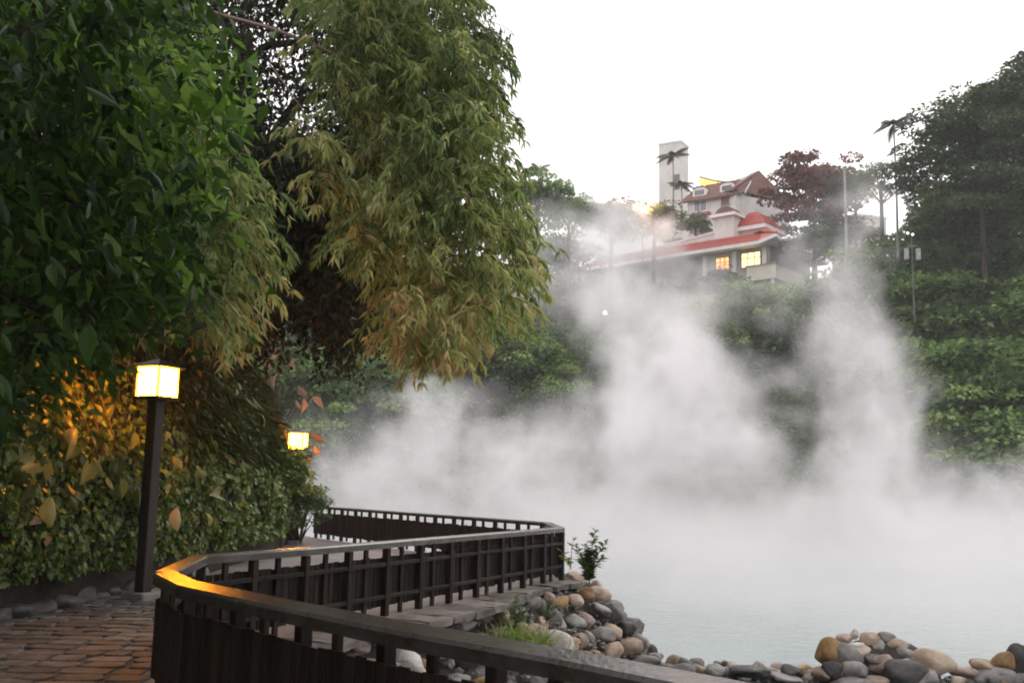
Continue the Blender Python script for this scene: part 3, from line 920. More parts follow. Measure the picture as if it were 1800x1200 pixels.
def rear_wing():
    r0, r1 = at(1262, 319, 138), at(1334, 302, 130)
    r2 = at(1388, 330, 142)
    t = thing('long_roof_wing', 'long brown pitched roof wing with skylights rising behind the gabled house', 'house wing', (r1.x, r1.y, r1.z - 8))
    o = Vector((r1.x, r1.y, r1.z - 8))
    d = (r0 - r1); d.z = 0; L_ = d.length; d.normalize(); n_ = Vector((-d.y, d.x, 0)); n_ = n_ if n_.y > 0 else -n_
    rz = 8.0
    back = 5.5
    # ridge falls slightly to the left as in perspective it is level
    a = [Z(rz), d * L_ + Z(rz - .0), d * L_ - n_ * 4.2 + Z(rz - 3.0), -n_ * 4.2 + Z(rz - 3.0)]
    bm = bmesh.new(); prism(bm, a, Z(.2)); bmesh.ops.recalc_face_normals(bm, faces=bm.faces[:]); obj('roof', bm, M_brown, t)
    a = [Z(rz - .004), d * L_ + Z(rz - .004), d * L_ + n_ * back + Z(rz - 3.6), n_ * back + Z(rz - 3.6)]
    bm = bmesh.new(); prism(bm, a, Z(.2)); bmesh.ops.recalc_face_normals(bm, faces=bm.faces[:]); obj('roof', bm, M_brown, t)
    bm = bmesh.new(); prism(bm, [-n_ * 4 + Z(rz - 3.05), n_ * back * .97 + Z(rz - 3.6), Z(rz - .05)], d * .2); bmesh.ops.recalc_face_normals(bm, faces=bm.faces[:]); obj('gable', bm, M_brown, t)
    quad_box('wall', None, d, n_, t, M_plaster, .1, L_, -3.9, back - .3, 0, rz - 3.7)
    for k in range(6):
        s = .8 + k * (L_ - 1.6) / 5.5
        a = [d * s - n_ * .8 + Z(rz - .30), d * (s + .8) - n_ * .8 + Z(rz - .30), d * (s + .8) - n_ * 1.9 + Z(rz - 1.08), d * s - n_ * 1.9 + Z(rz - 1.08)]
        bm = bmesh.new(); prism(bm, a, Z(.06)); bmesh.ops.recalc_face_normals(bm, faces=bm.faces[:]); obj('skylight', bm, M_white, t)
rear_wing()
def self_lit_canopy():
    a = at(1228, 326, 134)
    t = thing('self_lit_canopy', 'pointed rooftop awning with yellow lamplight put in as its own glow beside the white tower', 'awning', tuple(a))
    m = emit_mat("self_lit_awning_cloth", (1.0, .58, .12), 1.35)  # cloth itself emits in place of lamplight; no lamp is built under it
    P = lambda x, y, Y: at(x, y, Y) - a
    solid('cloth', [P(1230, 313, 133), P(1272, 321, 137), P(1272, 324, 137), P(1240, 328, 134), P(1228, 322, 132.5), P(1232, 316, 137), P(1270, 320, 140), P(1238, 326, 138)],
          [(0, 1, 2, 3, 4), (5, 0, 4), (5, 6, 1, 0), (6, 2, 1), (7, 3, 2, 6), (7, 5, 4, 3), (5, 7, 6)], t, m)
    bm = bmesh.new(); tube(bm, [P(1230, 311, 132.8), P(1252, 317, 135), P(1275, 320, 137)], [.1, .1, .1], 6); obj('beam', bm, M_brown, t)
    for x in (1234, 1262):
        bm = bmesh.new(); tube(bm, [P(x, 318, 135), P(x, 345, 135)], [.08, .08], 6); obj('post', bm, M_trimdark, t)
self_lit_canopy()
def white_tower():
    C0 = at(1197, 249, 150)
    zb = at(1197, 352, 150).z
    t = thing('white_tower', 'tall plain white tower with a small dark stair window behind the palms', 'tower', (C0.x, C0.y, zb - 6))
    L1 = on_z(1160, 257.5, C0.z) - C0; L2 = on_z(1214, 256, C0.z) - C0
    L2 = L2 if L2.y > 0 else L1.cross(Z(1))
    u = Vector((-.86, .5, 0)); v = Vector((.5, .86, 0))
    H = C0.z - zb + 6
    quad_box('wall', None, u, v, t, M_plaster, 0, 3.7, 0, 3.4, 0, H)
    quad_box('cornice', None, u, v, t, M_white, -.1, 3.8, -.1, 3.5, H + .003, H + .28)
    bm = bmesh.new(); tube(bm, [Z(H + .25), Z(H + 1.1)], [.03, .02], 5); obj('lightning_rod', bm, M_metal, t)
    W0 = C0
    s0, z0 = on_plane(1201, 334, C0, v); 
    _, zt = on_plane(1201, 309, C0, v)
    window(t, None, u, v, .25, 1.35, zt - 2.4 - zb + 6, zt - zb + 6, 2, 2, M_glass, M_trimdark, base=Vector((0, 0, 0)), sill=False)
white_tower()
def back_block():
    a = at(1506, 425, 128)
    t = thing('pale_block', 'pale apartment block half hidden behind the feathery tree at the skyline', 'building', (a.x, a.y, a.z - 6))
    u = Vector((.93, .36, 0)); v = Vector((-.36, .93, 0))
    quad_box('wall', None, u, v, t, M_plaster, 0, 5.0, 0, 5, 0, 9.6)
    quad_box('cornice', None, u, v, t, M_white, -.1, 5.1, -.1, 5.1, 9.603, 9.9)
    for i in range(3):
        for j in range(2):
            window(t, None, u, v, .5 + i * 1.5, 1.4 + i * 1.5, 4.6 + j * 2.4, 6.0 + j * 2.4, 2, 1, M_glass, M_trimdark, base=Vector((0, 0, 0)))
back_block()
# roadside poles and lamps among the trees
def pole(px, y0, y1, Y, r, label, cat='pole', name='utility_pole'):
    a, b = at(px, y1, Y), at(px - 2, y0, Y)
    a = Vector((a.x, a.y, a.z)); b = Vector((a.x, a.y, b.z))
    t = thing(name, label, cat, tuple(a))
    bm = bmesh.new(); tube(bm, [Vector((0, 0, -3)), b - a], [r, r * .7], 8); obj('shaft', bm, M_metal, t)
    return t, b - a
t, top = pole(1490, 298, 492, 84, .16, 'tall thin pale pole standing right of the red roofed house')
bm = bmesh.new(); bx(bm, (0, 0, top.z + .05), (.34, .34, .12)); obj('cap', bm, M_metal, t)
def street_light(px, py, Y, drop, label, col, strength, r=.13):
    for Y in np.arange(50, 110, .5):
        if at(px, py, Y).z - hill_h(at(px, py, Y).x, Y) < drop: break
    Y = float(Y)
    a = at(px, py, Y)
    t = thing('street_lamp', label, 'lamp', (a.x, a.y, a.z - drop))
    bm = bmesh.new(); tube(bm, [Vector((0.25, 0.1, 0)), Vector((.25, .1, drop + .1)), Vector((0, 0, drop + .22))], [.035, .03, .025], 6); obj('post', bm, M_trimdark, t)
    bm = bmesh.new(); bmesh.ops.create_uvsphere(bm, u_segments=12, v_segments=8, radius=r)
    me = bpy.data.meshes.new('bulb'); bm.to_mesh(me); bm.free(); smooth(me)
    obj('bulb', me, emit_mat("cool_lamp_glow_%d" % px, col, strength), t, loc=(0, 0, drop))
    bm = bmesh.new(); bmesh.ops.create_cone(bm, segments=12, radius1=r * 1.4, radius2=.03, depth=.12, cap_ends=True)
    obj('lamp_shade', bm, M_metal, t, loc=(0, 0, drop + r + .05))
    li = bpy.data.lights.new("bulb_light", 'POINT'); li.energy = strength * 22; li.color = col; li.shadow_soft_size = r
    lo_ = bpy.data.objects.new("bulb_light", li); C.objects.link(lo_); lo_.parent = t; lo_.location = (0, -.25, drop)
    return t
street_light(1599, 501, 58, 4, 'small bright greenish white lamp glowing among the trees on the right slope', (.72, 1.0, .80), 9)
street_light(1063, 550, 66, 4, 'pale green lamp shining through the steam in the middle of the hillside', (.62, 1.0, .78), 12)
M_barkdull = surf('dull_grey_green_paint', [(.3, (.07, .08, .075)), (.7, (.13, .145, .135))], scale=3, bump=0)
def twin_lamp():
    a = at(1602, 412, 66)
    t = thing('signal_post', 'dark post with two small white lamps and a pair of grey boxes', 'lamp post', (a.x, a.y, a.z - 6))
    bm = bmesh.new(); tube(bm, [Z(0), Z(6)], [.05, .035], 7); obj('post', bm, M_barkdull, t)
    m = emit_mat("white_lamp_glow", (1, .97, .95), 1.6)
    for dx, dz in ((-.28, .05), (.05, -.03)):
        bm = bmesh.new(); bmesh.ops.create_uvsphere(bm, u_segments=10, v_segments=6, radius=.085)
        obj('lamp', bm, m, t, loc=(dx, -.1, 6 + dz))
    for dx in (-.42, .38):
        obj('cabinet', box_mesh('cabinet', (.26, .25, .8), .03), M_metal, t, loc=(dx, -.1, 4.6))
    bm = bmesh.new(); tube(bm, [Vector((-.3, 0, 5.2)), Vector((.3, 0, 5.2))], [.03, .03], 6); obj('bracket', bm, M_metal, t)
twin_lamp()
def glow_lamp():
    a = at(1130, 368, 103)
    t = thing('flood_lamp', 'orange flood lamp glowing through steam at the brow left of the white tower', 'lamp', (a.x, a.y, a.z - 6))
    bm = bmesh.new(); tube(bm, [Z(-5), Z(5.7)], [.08, .06], 7); obj('post', bm, M_metal, t)
    obj('lamp_head', box_mesh('lamp_head', (.5, .25, .35), .03), M_metal, t, loc=(0, .16, 6))
    obj('lens', box_mesh('lens', (.42, .04, .28), .01), emit_mat("orange_flood_glow", (1.0, .60, .35), 6), t, loc=(0, .01, 6))
    li = bpy.data.lights.new("flood_light", 'POINT'); li.energy = 5000; li.color = (1.0, .48, .25); li.shadow_soft_size = .3
    lo_ = bpy.data.objects.new("flood_light", li); C.objects.link(lo_); lo_.parent = t; lo_.location = (0, -.5, 6)
glow_lamp()
# ------------------------------------------------------------------ path lamps
M_lampwood = surf("dark_brown_lamp_post", [(.3, (.016, .011, .008)), (.7, (.045, .033, .026))], scale=5, rough=.5, bump=.3, bump_scale=40, stretch=(1, 1, .2), spec=.4)
M_lampglass = emit_mat("glowing_lamp_glass", (1.0, .31, .010), 80)
M_footing = surf("lamp_footing_stone", [(.3, (.16, .155, .15)), (.7, (.30, .29, .28))], scale=5, bump=.5)
def path_lamp(p, h, w, rz, label, watts):
    t = thing('path_lamp', label, 'lamp', tuple(p), rz, group='square lantern lamps along the path')
    lh = w * .92
    obj('footing', box_mesh('footing', (.42, .42, .14), .02), M_footing, t, loc=(0, 0, .03))
    zb = h - lh - .05
    bm = bmesh.new(); pw = .088
    prism(bm, [Vector((-pw, -pw, .1)), Vector((pw, -pw, .1)), Vector((pw, pw, .1)), Vector((-pw, pw, .1))], (0, 0, zb - .14))
    bmesh.ops.recalc_face_normals(bm, faces=bm.faces[:]); bmesh.ops.bevel(bm, geom=bm.edges[:], offset=.012, segments=1, affect='EDGES')
    obj('post', bm, M_lampwood, t)
    obj('base_plate', box_mesh('base_plate', (w * 1.0, w * 1.0, .05), .006), M_lampwood, t, loc=(0, 0, zb - .02))
    a, b = w * .445, w * .415
    for sx in (-1, 1):
        for sy in (-1, 1):
            bm = bmesh.new(); tube(bm, [Vector((sx * a, sy * a, zb)), Vector((sx * b * 1.06, sy * b * 1.06, zb + lh))], [.016, .016], 4); obj('corner_bar', bm, M_lampwood, t)
    for k in range(4):
        M_ = Matrix.Rotation(k * math.pi / 2, 4, 'Z')
        bm = bmesh.new(); e = .02
        prism(bm, [M_ @ Vector((-a + e, -a, zb + .01)), M_ @ Vector((a - e, -a, zb + .01)), M_ @ Vector((b * 1.06 - e, -b * 1.06, zb + lh - .01)), M_ @ Vector((-b * 1.06 + e, -b * 1.06, zb + lh - .01))], M_ @ Vector((0, .008, 0)))
        bmesh.ops.recalc_face_normals(bm, faces=bm.faces[:]); obj('glass', bm, M_lampglass, t)
    # shallow pyramid roof
    bm = bmesh.new(); r = w * .58; top = bm.verts.new((0, 0, zb + lh + .14)); q = [bm.verts.new((x * r, y * r, zb + lh + .015)) for x, y in ((-1, -1), (1, -1), (1, 1), (-1, 1))]
    q2 = [bm.verts.new((x * r, y * r, zb + lh - .005)) for x, y in ((-1, -1), (1, -1), (1, 1), (-1, 1))]
    for i in range(4):
        bm.faces.new((q[i], q[(i + 1) % 4], top)); bm.faces.new((q2[i], q2[(i + 1) % 4], q[(i + 1) % 4], q[i]))
    bm.faces.new(q2[::-1]); bmesh.ops.recalc_face_normals(bm, faces=bm.faces[:]); obj('lamp_roof', bm, M_lampwood, t)
    return t
LP = on_z(250, 1052, 0)
path_lamp(LP, at(270, 640, LP.y).z, .47, math.radians(-24), 'tall lit square lantern on a thick dark post beside the near hedge', 420)
L2 = at(520, 848, 27.5); L2.z = 0
path_lamp(L2, at(520, 758, L2.y).z, .46, math.radians(-8), 'smaller looking lit lantern farther along the path half hidden behind the hedge', 260)
# ------------------------------------------------------------------ leaves and bark
G = lambda *c: c
ML_hill = leaf_mat("hillside_leaves", [(0, G(.028, .054, .018)), (.4, G(.10, .165, .052)), (.75, G(.20, .30, .095)), (1, G(.32, .40, .15))], .25, .6, .25)
ML_under = leaf_mat("undergrowth_leaves", [(0, G(.034, .062, .020)), (.4, G(.085, .145, .045)), (.75, G(.155, .235, .075)), (1, G(.23, .30, .11))], .25, .6, .25)  # coloured darker than the hillside leaves to put shadow between the crowns
ML_dark = leaf_mat("dark_tree_leaves", [(0, G(.030, .050, .022)), (.6, G(.080, .12, .050)), (1, G(.16, .21, .09))], .18, .55, .2)
ML_over = leaf_mat("shade_toned_leaves", [(0, G(.014, .016, .008)), (.6, G(.036, .040, .018)), (1, G(.08, .085, .04))], .15, .55, .15)  # shade of the backlit crown is put into this dark olive
ML_bamboo = leaf_mat("bamboo_leaves", [(0, G(.055, .09, .03)), (.35, G(.16, .22, .07)), (.62, G(.34, .38, .135)), (.85, G(.52, .46, .22)), (1, G(.36, .22, .10))], .42, .5, .3)
ML_ivy = leaf_mat("ivy_leaves", [(0, G(.034, .062, .011)), (.5, G(.10, .16, .03)), (.85, G(.22, .28, .055)), (1, G(.30, .26, .07))], .2, .4, .4)
ML_big = leaf_mat("large_glossy_leaf", [(0, G(.008, .017, .005)), (.5, G(.019, .042, .010)), (.85, G(.045, .095, .02)), (1, G(.10, .17, .04))], .34, .38, .25, attr='object')
ML_big2 = leaf_mat("large_glossy_leaves_mass", [(0, G(.008, .018, .004)), (.5, G(.030, .062, .012)), (.85, G(.10, .18, .035)), (1, G(.20, .30, .07))], .42, .5, .12)
ML_vine = leaf_mat("climbing_vine_leaf", [(0, G(.05, .07, .015)), (.5, G(.13, .16, .035)), (1, G(.28, .26, .07))], .3, .4, .4, attr='object')
ML_yell = leaf_mat("yellowing_leaf", [(0, G(.32, .28, .07)), (.5, G(.42, .36, .10)), (1, G(.50, .36, .16))], .35, .4, .4, attr='object')
ML_russet = leaf_mat("russet_leaf", [(0, G(.20, .12, .085)), (1, G(.34, .22, .16))], .35, .5, .3, attr='object')
ML_red = leaf_mat("reddish_brown_leaves", [(0, G(.06, .028, .022)), (.5, G(.16, .060, .045)), (1, G(.28, .12, .085))], .25, .6, .2)
ML_lime = leaf_mat("yellow_green_leaves", [(0, G(.08, .13, .03)), (.5, G(.20, .28, .07)), (1, G(.33, .38, .12))], .3, .55, .3)
ML_pale = leaf_mat("pale_feathery_leaves", [(0, G(.07, .10, .06)), (1, G(.16, .20, .12))], .35, .6, .2)
ML_bright = leaf_mat("bright_shrub_leaves", [(0, G(.03, .06, .015)), (.6, G(.07, .13, .03)), (1, G(.15, .22, .06))], .3, .45, .35)
M_bark = surf("dark_bark", [(.3, (.018, .014, .011)), (.7, (.06, .05, .042))], scale=4, rough=.85, bump=.5, bump_scale=14, stretch=(1, 1, .3))
M_culm = surf("pinkish_bamboo_stem", [(.3, (.20, .13, .10)), (.7, (.34, .24, .20))], scale=3, rough=.5, bump=.1)
M_twig = surf("thin_brown_twig", [(.3, (.05, .035, .022)), (.7, (.12, .085, .055))], scale=5, rough=.8, bump=0)

# ------------------------------------------------------------------ trees on the hillside
def crown(name, rad, clumps, per, leaf, mat, seed, tmpl=LEAF_CARD, flat=.5, cr=.30, shell=(.45, 1.0), droop=.25, wid=.6, lowcut=-.35):
    rs = np.random.default_rng(seed)
    d = rs.normal(size=(clumps, 3)); d /= np.linalg.norm(d, axis=1, keepdims=True)
    d[:, 2] = np.where(d[:, 2] < lowcut, -d[:, 2] * .5, d[:, 2])
    rr = rs.uniform(shell[0], shell[1], (clumps, 1)) ** .6
    cen = d * rr * np.array(rad) * (1 + .18 * rs.normal(size=(clumps, 1)))
    P, D, N_, rn = [], [], [], []
    for k in range(clumps):
        q = rs.normal(size=(per, 3)); q /= np.linalg.norm(q, axis=1, keepdims=True)
        q[:, 2] = np.abs(q[:, 2]) * np.where(rs.random(per) < .78, 1, -.6)
        s = min(rad) * cr * rs.uniform(.7, 1.35)
        P.append(cen[k] + q * np.array([s * 1.25, s * 1.25, s * flat]) * rs.uniform(.75, 1.05, (per, 1)))
        dd = q * np.array([1, 1, .15]) + rs.normal(size=(per, 3)) * .35; dd[:, 2] -= droop
        D.append(dd); N_.append(q * .5 + np.array([0, 0, 1]) + rs.normal(size=(per, 3)) * .35)
        rn.append(np.clip(rs.uniform(.05, .85) + rs.normal(size=per) * .15, 0, 1))
    P, D, N_, rn = map(np.concatenate, (P, D, N_, rn))
    L = leaf * rs.uniform(.6, 1.3, len(P))
    me = scatter(name, tmpl, P, D, N_, L, L * wid, rn)
    me.materials.append(mat)
    return me, cen
def trunk_mesh(h, r, cen, n_limb=7, lean=0.0):
    bm = bmesh.new()
    top = Vector((lean, 0, 0))
    pts = [Vector((0, 0, -h)), Vector((lean * .3, .05, -h * .55)), Vector((lean * .7, 0, -h * .2)), top]
    tube(bm, pts, [r * 1.3, r, r * .8, r * .5], 7)
    for c in cen[:n_limb]:
        c = Vector(c); s = pts[2] if c.z < 1 else pts[3] * .6 + pts[2] * .4
        m = (s + c) / 2 + Vector((0, 0, -.12 * c.length))
        tube(bm, [s, m, c], [r * .45, r * .26, r * .08], 5)
    return bm
PROTO = {}
def slope_distance(px, py, up):
    y = 46.0
    while y < 125:
        c = at(px, py, y)
        if c.z - hill_h(c.x, c.y) < up: return y
        y += .5
    return None
def tree(kind, px, py, Y, scale, label, group=None, sink=1.0, rz=None, sq=(1, 1, 1), name='broadleaf_tree'):
    if kind not in ('big', 'red', 'feather') and not label.startswith('tree on the brow') and 'gabled' not in label and 'flood' not in label:
        y2 = slope_distance(px, py, 2.5 * scale * Y / 65)
        if y2 is not None:
            scale *= y2 / Y; Y = y2
    c = at(px, py, Y)
    gz_ = hill_h(c.x, c.y)
    h = max(.8, (c.z - gz_)) / scale + .3
    if kind not in PROTO:
        mat, rad, cl, per, leaf, kw = KINDS[kind]
        PROTO[kind] = crown('crown', rad, cl, per, leaf, mat, hash(kind) % 1 + len(PROTO) * 17 + 3, **kw)
    me, cen = PROTO[kind]
    t = thing(name, label, 'tree', (c.x, c.y, c.z), R.uniform(0, 6.3) if rz is None else rz, group)
    t.scale = (scale * sq[0], scale * sq[1], scale * sq[2])
    obj('crown', me, None, t)
    obj('trunk', trunk_mesh(h / sq[2], .22, cen), M_bark, t)
    return t
KINDS = {
 'round': (ML_hill, (3.2, 3.2, 2.7), 46, 120, .34, {}),
 'layer': (ML_hill, (3.6, 3.4, 2.6), 50, 120, .36, dict(flat=.28, cr=.36, droop=.1)),
 'layer2': (ML_hill, (3.4, 3.6, 3.0), 44, 130, .40, dict(flat=.25, cr=.38, droop=.1)),
 'lime': (ML_lime, (3.0, 3.0, 2.8), 60, 70, .42, dict(cr=.26)),
 'lime2': (ML_lime, (2.4, 2.4, 1.2), 30, 80, .34, dict(cr=.3, flat=.3)),
 'big': (ML_dark, (7.4, 6, 6.6), 135, 240, .40, dict(lowcut=-.75, cr=.19, shell=(.5, 1.0), flat=.55, wid=.55)),
 'dark': (ML_dark, (3.0, 3.0, 2.8), 40, 110, .34, dict(cr=.28)),
 'red': (ML_red, (4.6, 4.2, 5.0), 125, 120, .40, dict(lowcut=-.9, cr=.19, shell=(.35, 1.0), wid=.7)),
 'feather': (ML_pale, (3.4, 3, 1.7), 20, 60, .34, dict(cr=.32, flat=.2, wid=.35)),
 'shrub': (ML_bright, (1.4, 1.4, 1.2), 26, 90, .22, dict(cr=.34)),
}
TREES = [
 ('big', 1722, 285, 76, .90, 'huge dark tree at the right skyline with sky showing between its spreading branches'),
 ('big', 1830, 235, 80, 1.02, 'tallest dark tree cut by the right edge of the picture'),
 ('big', 1690, 410, 82, .55, 'dark spreading tree filling the slope beneath the huge dark tree'),
 ('big', 1650, 400, 90, .42, 'mid sized dark tree below and left of the huge dark tree'),
 ('red', 1430, 345, 120, 1.2, 'reddish brown leaved tree rising behind the red roofed house'),
 ('dark', 1503, 335, 112, .9, 'small dark tree touching the right side of the reddish tree'),
 ('dark', 1430, 440, 118, 1.2, 'dark tree directly right of the small hipped red roof'),
 ('dark', 1480, 430, 100, 1.1, 'dark tree behind the thin pale pole'),
 ('feather', 1548, 318, 92, 1.0, 'pale feathery flat topped tree around the tall palm on the right'),
 ('lime', 1312, 550, 72, .95, 'rounded yellow green tree below the orange lit windows'),
 ('dark', 1268, 497, 97, .62, 'dark bushy tree just under the left orange window'),
 ('dark', 1222, 402, 121, .75, 'dark tree in front of the white gabled house at its left corner'),
 ('dark', 1150, 395, 104, 1.0, 'tree glowing orange by the flood lamp left of the white tower'),
 ('dark', 1075, 400, 100, 1.1, 'tree on the brow of the hill blurred by the tallest steam column'),
 ('round', 945, 360, 88, .95, 'grey green tree at the skyline directly right of the bamboo'),
 ('round', 1000, 385, 94, .85, 'lower skyline tree between the bamboo and the tallest steam column'),
 ('round', 965, 470, 78, 1.1, 'tree under the skyline trees right of the bamboo edge'),
 ('layer2', 1712, 405, 74, 1.25, 'layered tree that hides the trunk of the huge dark tree'),
 ('layer', 1780, 400, 72, 1.3, 'layered tree under the crown cut by the right edge'),
 ('layer', 1640, 470, 68, 1.25, 'wide layered tree below the huge dark tree'),
 ('layer2', 1740, 480, 60, 1.15, 'bright green layered tree at the right middle of the slope'),
 ('layer', 1590, 560, 64, 1.05, 'layered tree just beneath the bright greenish lamp'),
 ('layer2', 1690, 600, 52, 1.05, 'layered tree in the centre of the right hand slope'),
 ('layer', 1790, 590, 50, 1.1, 'layered tree cut by the right edge at mid height'),
 ('layer', 1640, 690, 50, .95, 'layered tree half veiled by the right steam column'),
 ('layer2', 1750, 730, 44, 1.0, 'large shadowy layered tree low on the right slope'),
 ('layer', 1800, 830, 41, .9, 'lowest tree at the right edge just above the pond steam'),
 ('round', 1690, 810, 43, .8, 'round tree standing over the dark gap in the right steam'),
 ('round', 1480, 540, 76, 1.1, 'grey green tree right of the yellow green one behind thin steam'),
 ('round', 1400, 600, 66, .95, 'tree behind drifting steam under the cream balcony'),
 ('round', 1240, 620, 62, .9, 'tree between the two tall steam columns'),
 ('round', 985, 720, 54, .62, 'single blue green tree showing through a gap in the low steam'),
 ('round', 900, 650, 60, .95, 'dark green tree below the drooping right edge of the bamboo'),
 ('layer', 820, 660, 58, .95, 'layered tree directly under the lowest bamboo tips'),
 ('lime2', 690, 645, 54, 1.0, 'flat yellow green tree under the middle of the bamboo'),
 ('layer2', 620, 560, 58, .95, 'tree seen between the dark tree and the bamboo fringe'),
 ('layer', 560, 690, 52, .9, 'tree to the right of the russet leaves on the left slope'),
 ('layer2', 640, 720, 50, .85, 'tree above the low steam right of the second lamp'),
 ('round', 560, 600, 62, 1.0, 'light green tree above the russet leaves'),
 ('layer', 740, 740, 50, .8, 'dark layered tree behind the small left steam wisp'),
 ('round', 580, 800, 47, .62, 'small tree just right of the second lamp above the far fence'),
]
for k in TREES:
    tree(k[0], k[1], k[2], k[3], k[4], k[5], group='trees on the slope across the pond')
# ------------------------------------------------------------------ palms
def palm(px, py, py_base, Y, frond, label, n=11, seed=0):
    rs = random.Random(seed)
    c, b = at(px, py, Y), at(px, py_base, Y)
    h = c.z - b.z
    t = thing('palm_tree', label, 'palm', (b.x if False else c.x, c.y, b.z))
    bm = bmesh.new(); tube(bm, [Vector((0, 0, -2)), Vector((.06, 0, h * .5)), Vector((0, 0, h))], [.12, .085, .065], 7)
    obj('trunk', bm, M_barkpale, t)
    bm = bmesh.new(); tube(bm, [Vector((0, 0, h - .1)), Vector((0, 0, h + frond * .28))], [.12, .06], 6); obj('crown_shaft', bm, M_culm2, t)
    for k in range(n):
        a = 2 * math.pi * k / n + rs.uniform(-.2, .2); el = rs.uniform(.15, 1.0)
        P, D, N_, L = [], [], [], []
        bm = bmesh.new(); pts = []
        for i in range(9):
            s = i / 8; r_ = frond * s
            x = r_ * math.cos(el * (1 - .55 * s)) * .95; z = frond * (math.sin(el) * s - (.85 - .35 * el) * s * s)
            pts.append(Vector((math.cos(a) * x, math.sin(a) * x, h + frond * .2 + z)))
        tube(bm, pts, [.035] * 8 + [.01], 3)
        vs = []
        for i in range(1, 9):
            for sub in (0, .5):
                if i == 8 and sub: continue
                p = pts[i] if not sub else (pts[i] + pts[min(8, i + 1)]) / 2
                dirn = (pts[min(8, i + 1)] - pts[i - 1]).normalized()
                side = dirn.cross(Vector((0, 0, 1))).normalized()
                for sg in (-1, 1):
                    ll = frond * .34 * math.sin(math.pi * min(.97, (i + sub) / 9.0) ** .8 + .15)
                    tip = p + side * sg * ll * .72 + dirn * ll * .45 + Vector((0, 0, -ll * .55))
                    w = dirn * .05 * frond
                    f = [bm.verts.new(p - w), bm.verts.new(tip), bm.verts.new(p + w)]
                    bm.faces.new(f)
        obj('frond', bm, M_palm, t)
    return t
M_barkpale = surf("pale_palm_trunk", [(.3, (.14, .13, .12)), (.7, (.26, .25, .23))], scale=4, bump=.2)
M_culm2 = surf("green_palm_shaft", [(.3, (.07, .10, .05)), (.7, (.12, .16, .08))], scale=2, bump=0)
M_palm = surf("dark_palm_frond", [(.3, (.025, .04, .022)), (.7, (.06, .085, .045))], scale=3, rough=.5, bump=0)
palm(1571, 226, 412, 84, 1.9, 'tall slender palm standing left of the huge dark tree', seed=3, n=9)
palm(1183, 282, 352, 126, 2.6, 'thin palm silhouetted against the white tower', seed=5, n=10)
palm(1198, 332, 372, 122, 2.0, 'short palm at the foot of the white tower', seed=6, n=10)
palm(947, 303, 350, 92, 1.4, 'small palm poking above the skyline beside the bamboo', seed=8, n=9)

# ------------------------------------------------------------------ undergrowth that covers the far slope as one mass
def hillside():
    rs = np.random.default_rng(5)
    cs = []
    y = 45.0
    while y < 126:
        x = -.56 * y - 4
        while x < .58 * y + 4:
            px = x + rs.uniform(-1.1, 1.1); py = y + rs.uniform(-1.1, 1.1)
            h = hill_h(px, py)
            if h > WATER + .2:
                u_, v_ = project((px, py, h))
                hidden = u_ < 430
                if not hidden: cs.append((px, py, h))
            x += 2.1
        y += 1.9
    cs = np.array(cs)
    P, D, N_, rn, LL = [], [], [], [], []
    for c in cs:
        per = 140 if c[1] < 80 else 100
        s = rs.uniform(1.0, 2.0)
        # keep the houses' terrace clear
        q = rs.normal(size=(per, 3)); q /= np.linalg.norm(q, axis=1, keepdims=True); q[:, 2] = np.abs(q[:, 2])
        lift = rs.uniform(.0, 1.3)
        if 12 < c[0] < 42 and c[1] > 96: lift = .2; s = 1.2
        P.append(c + np.array([0, 0, lift]) + q * np.array([s * 1.2, s * 1.2, s * .75]) * rs.uniform(.7, 1.05, (per, 1)))
        dd = q * np.array([1, 1, .2]) + rs.normal(size=(per, 3)) * .4; dd[:, 2] -= .2
        D.append(dd); N_.append(q * .6 + np.array([0, 0, 1]) + rs.normal(size=(per, 3)) * .35)
        rn.append(np.clip(rs.uniform(.05, .6) + rs.normal(size=per) * .15, 0, 1)); LL.append(rs.uniform(.26, .46, per) * rs.uniform(.8, 1.25))
    P, D, N_, rn, LL = map(np.concatenate, (P, D, N_, rn, LL))
    me = scatter('undergrowth', LEAF_CARD, P, D, N_, LL, LL * .62, rn)
    obj('undergrowth', me, ML_under, kind='stuff', label='dense green undergrowth covering the far slope')
hillside()

# ------------------------------------------------------------------ the earth bank on the left
def bank_frame(s):
    segs = [(BANK[i], BANK[i + 1]) for i in range(len(BANK) - 1)]
    for a, b in segs:
        L_ = (b - a).length
        if s <= L_: return a + (b - a) * (s / L_), (b - a).normalized()
        s -= L_
    return BANK[-1], (BANK[-1] - BANK[-2]).normalized()
BLEN = sum((BANK[i + 1] - BANK[i]).length for i in range(len(BANK) - 1))
PROF = [(0, .0), (-.02, .35), (-.06, 1.0), (.12, 1.7), (.5, 2.5), (1.0, 3.6), (1.7, 4.8), (2.8, 5.8), (5, 6.4), (9, 6.8), (16, 7.2)]
BCACHE = {}
def bank_pt(s, t, puff=0.0):
    key = (round(s * 8), round(t * 8))
    if key not in BCACHE:
        BCACHE[key] = bank_raw(key[0] / 8, key[1] / 8)
    p, n_, d = BCACHE[key]
    return p + n_ * puff + d * (s - key[0] / 8) + Vector((0, 0, (t - key[1] / 8) * .8)), n_
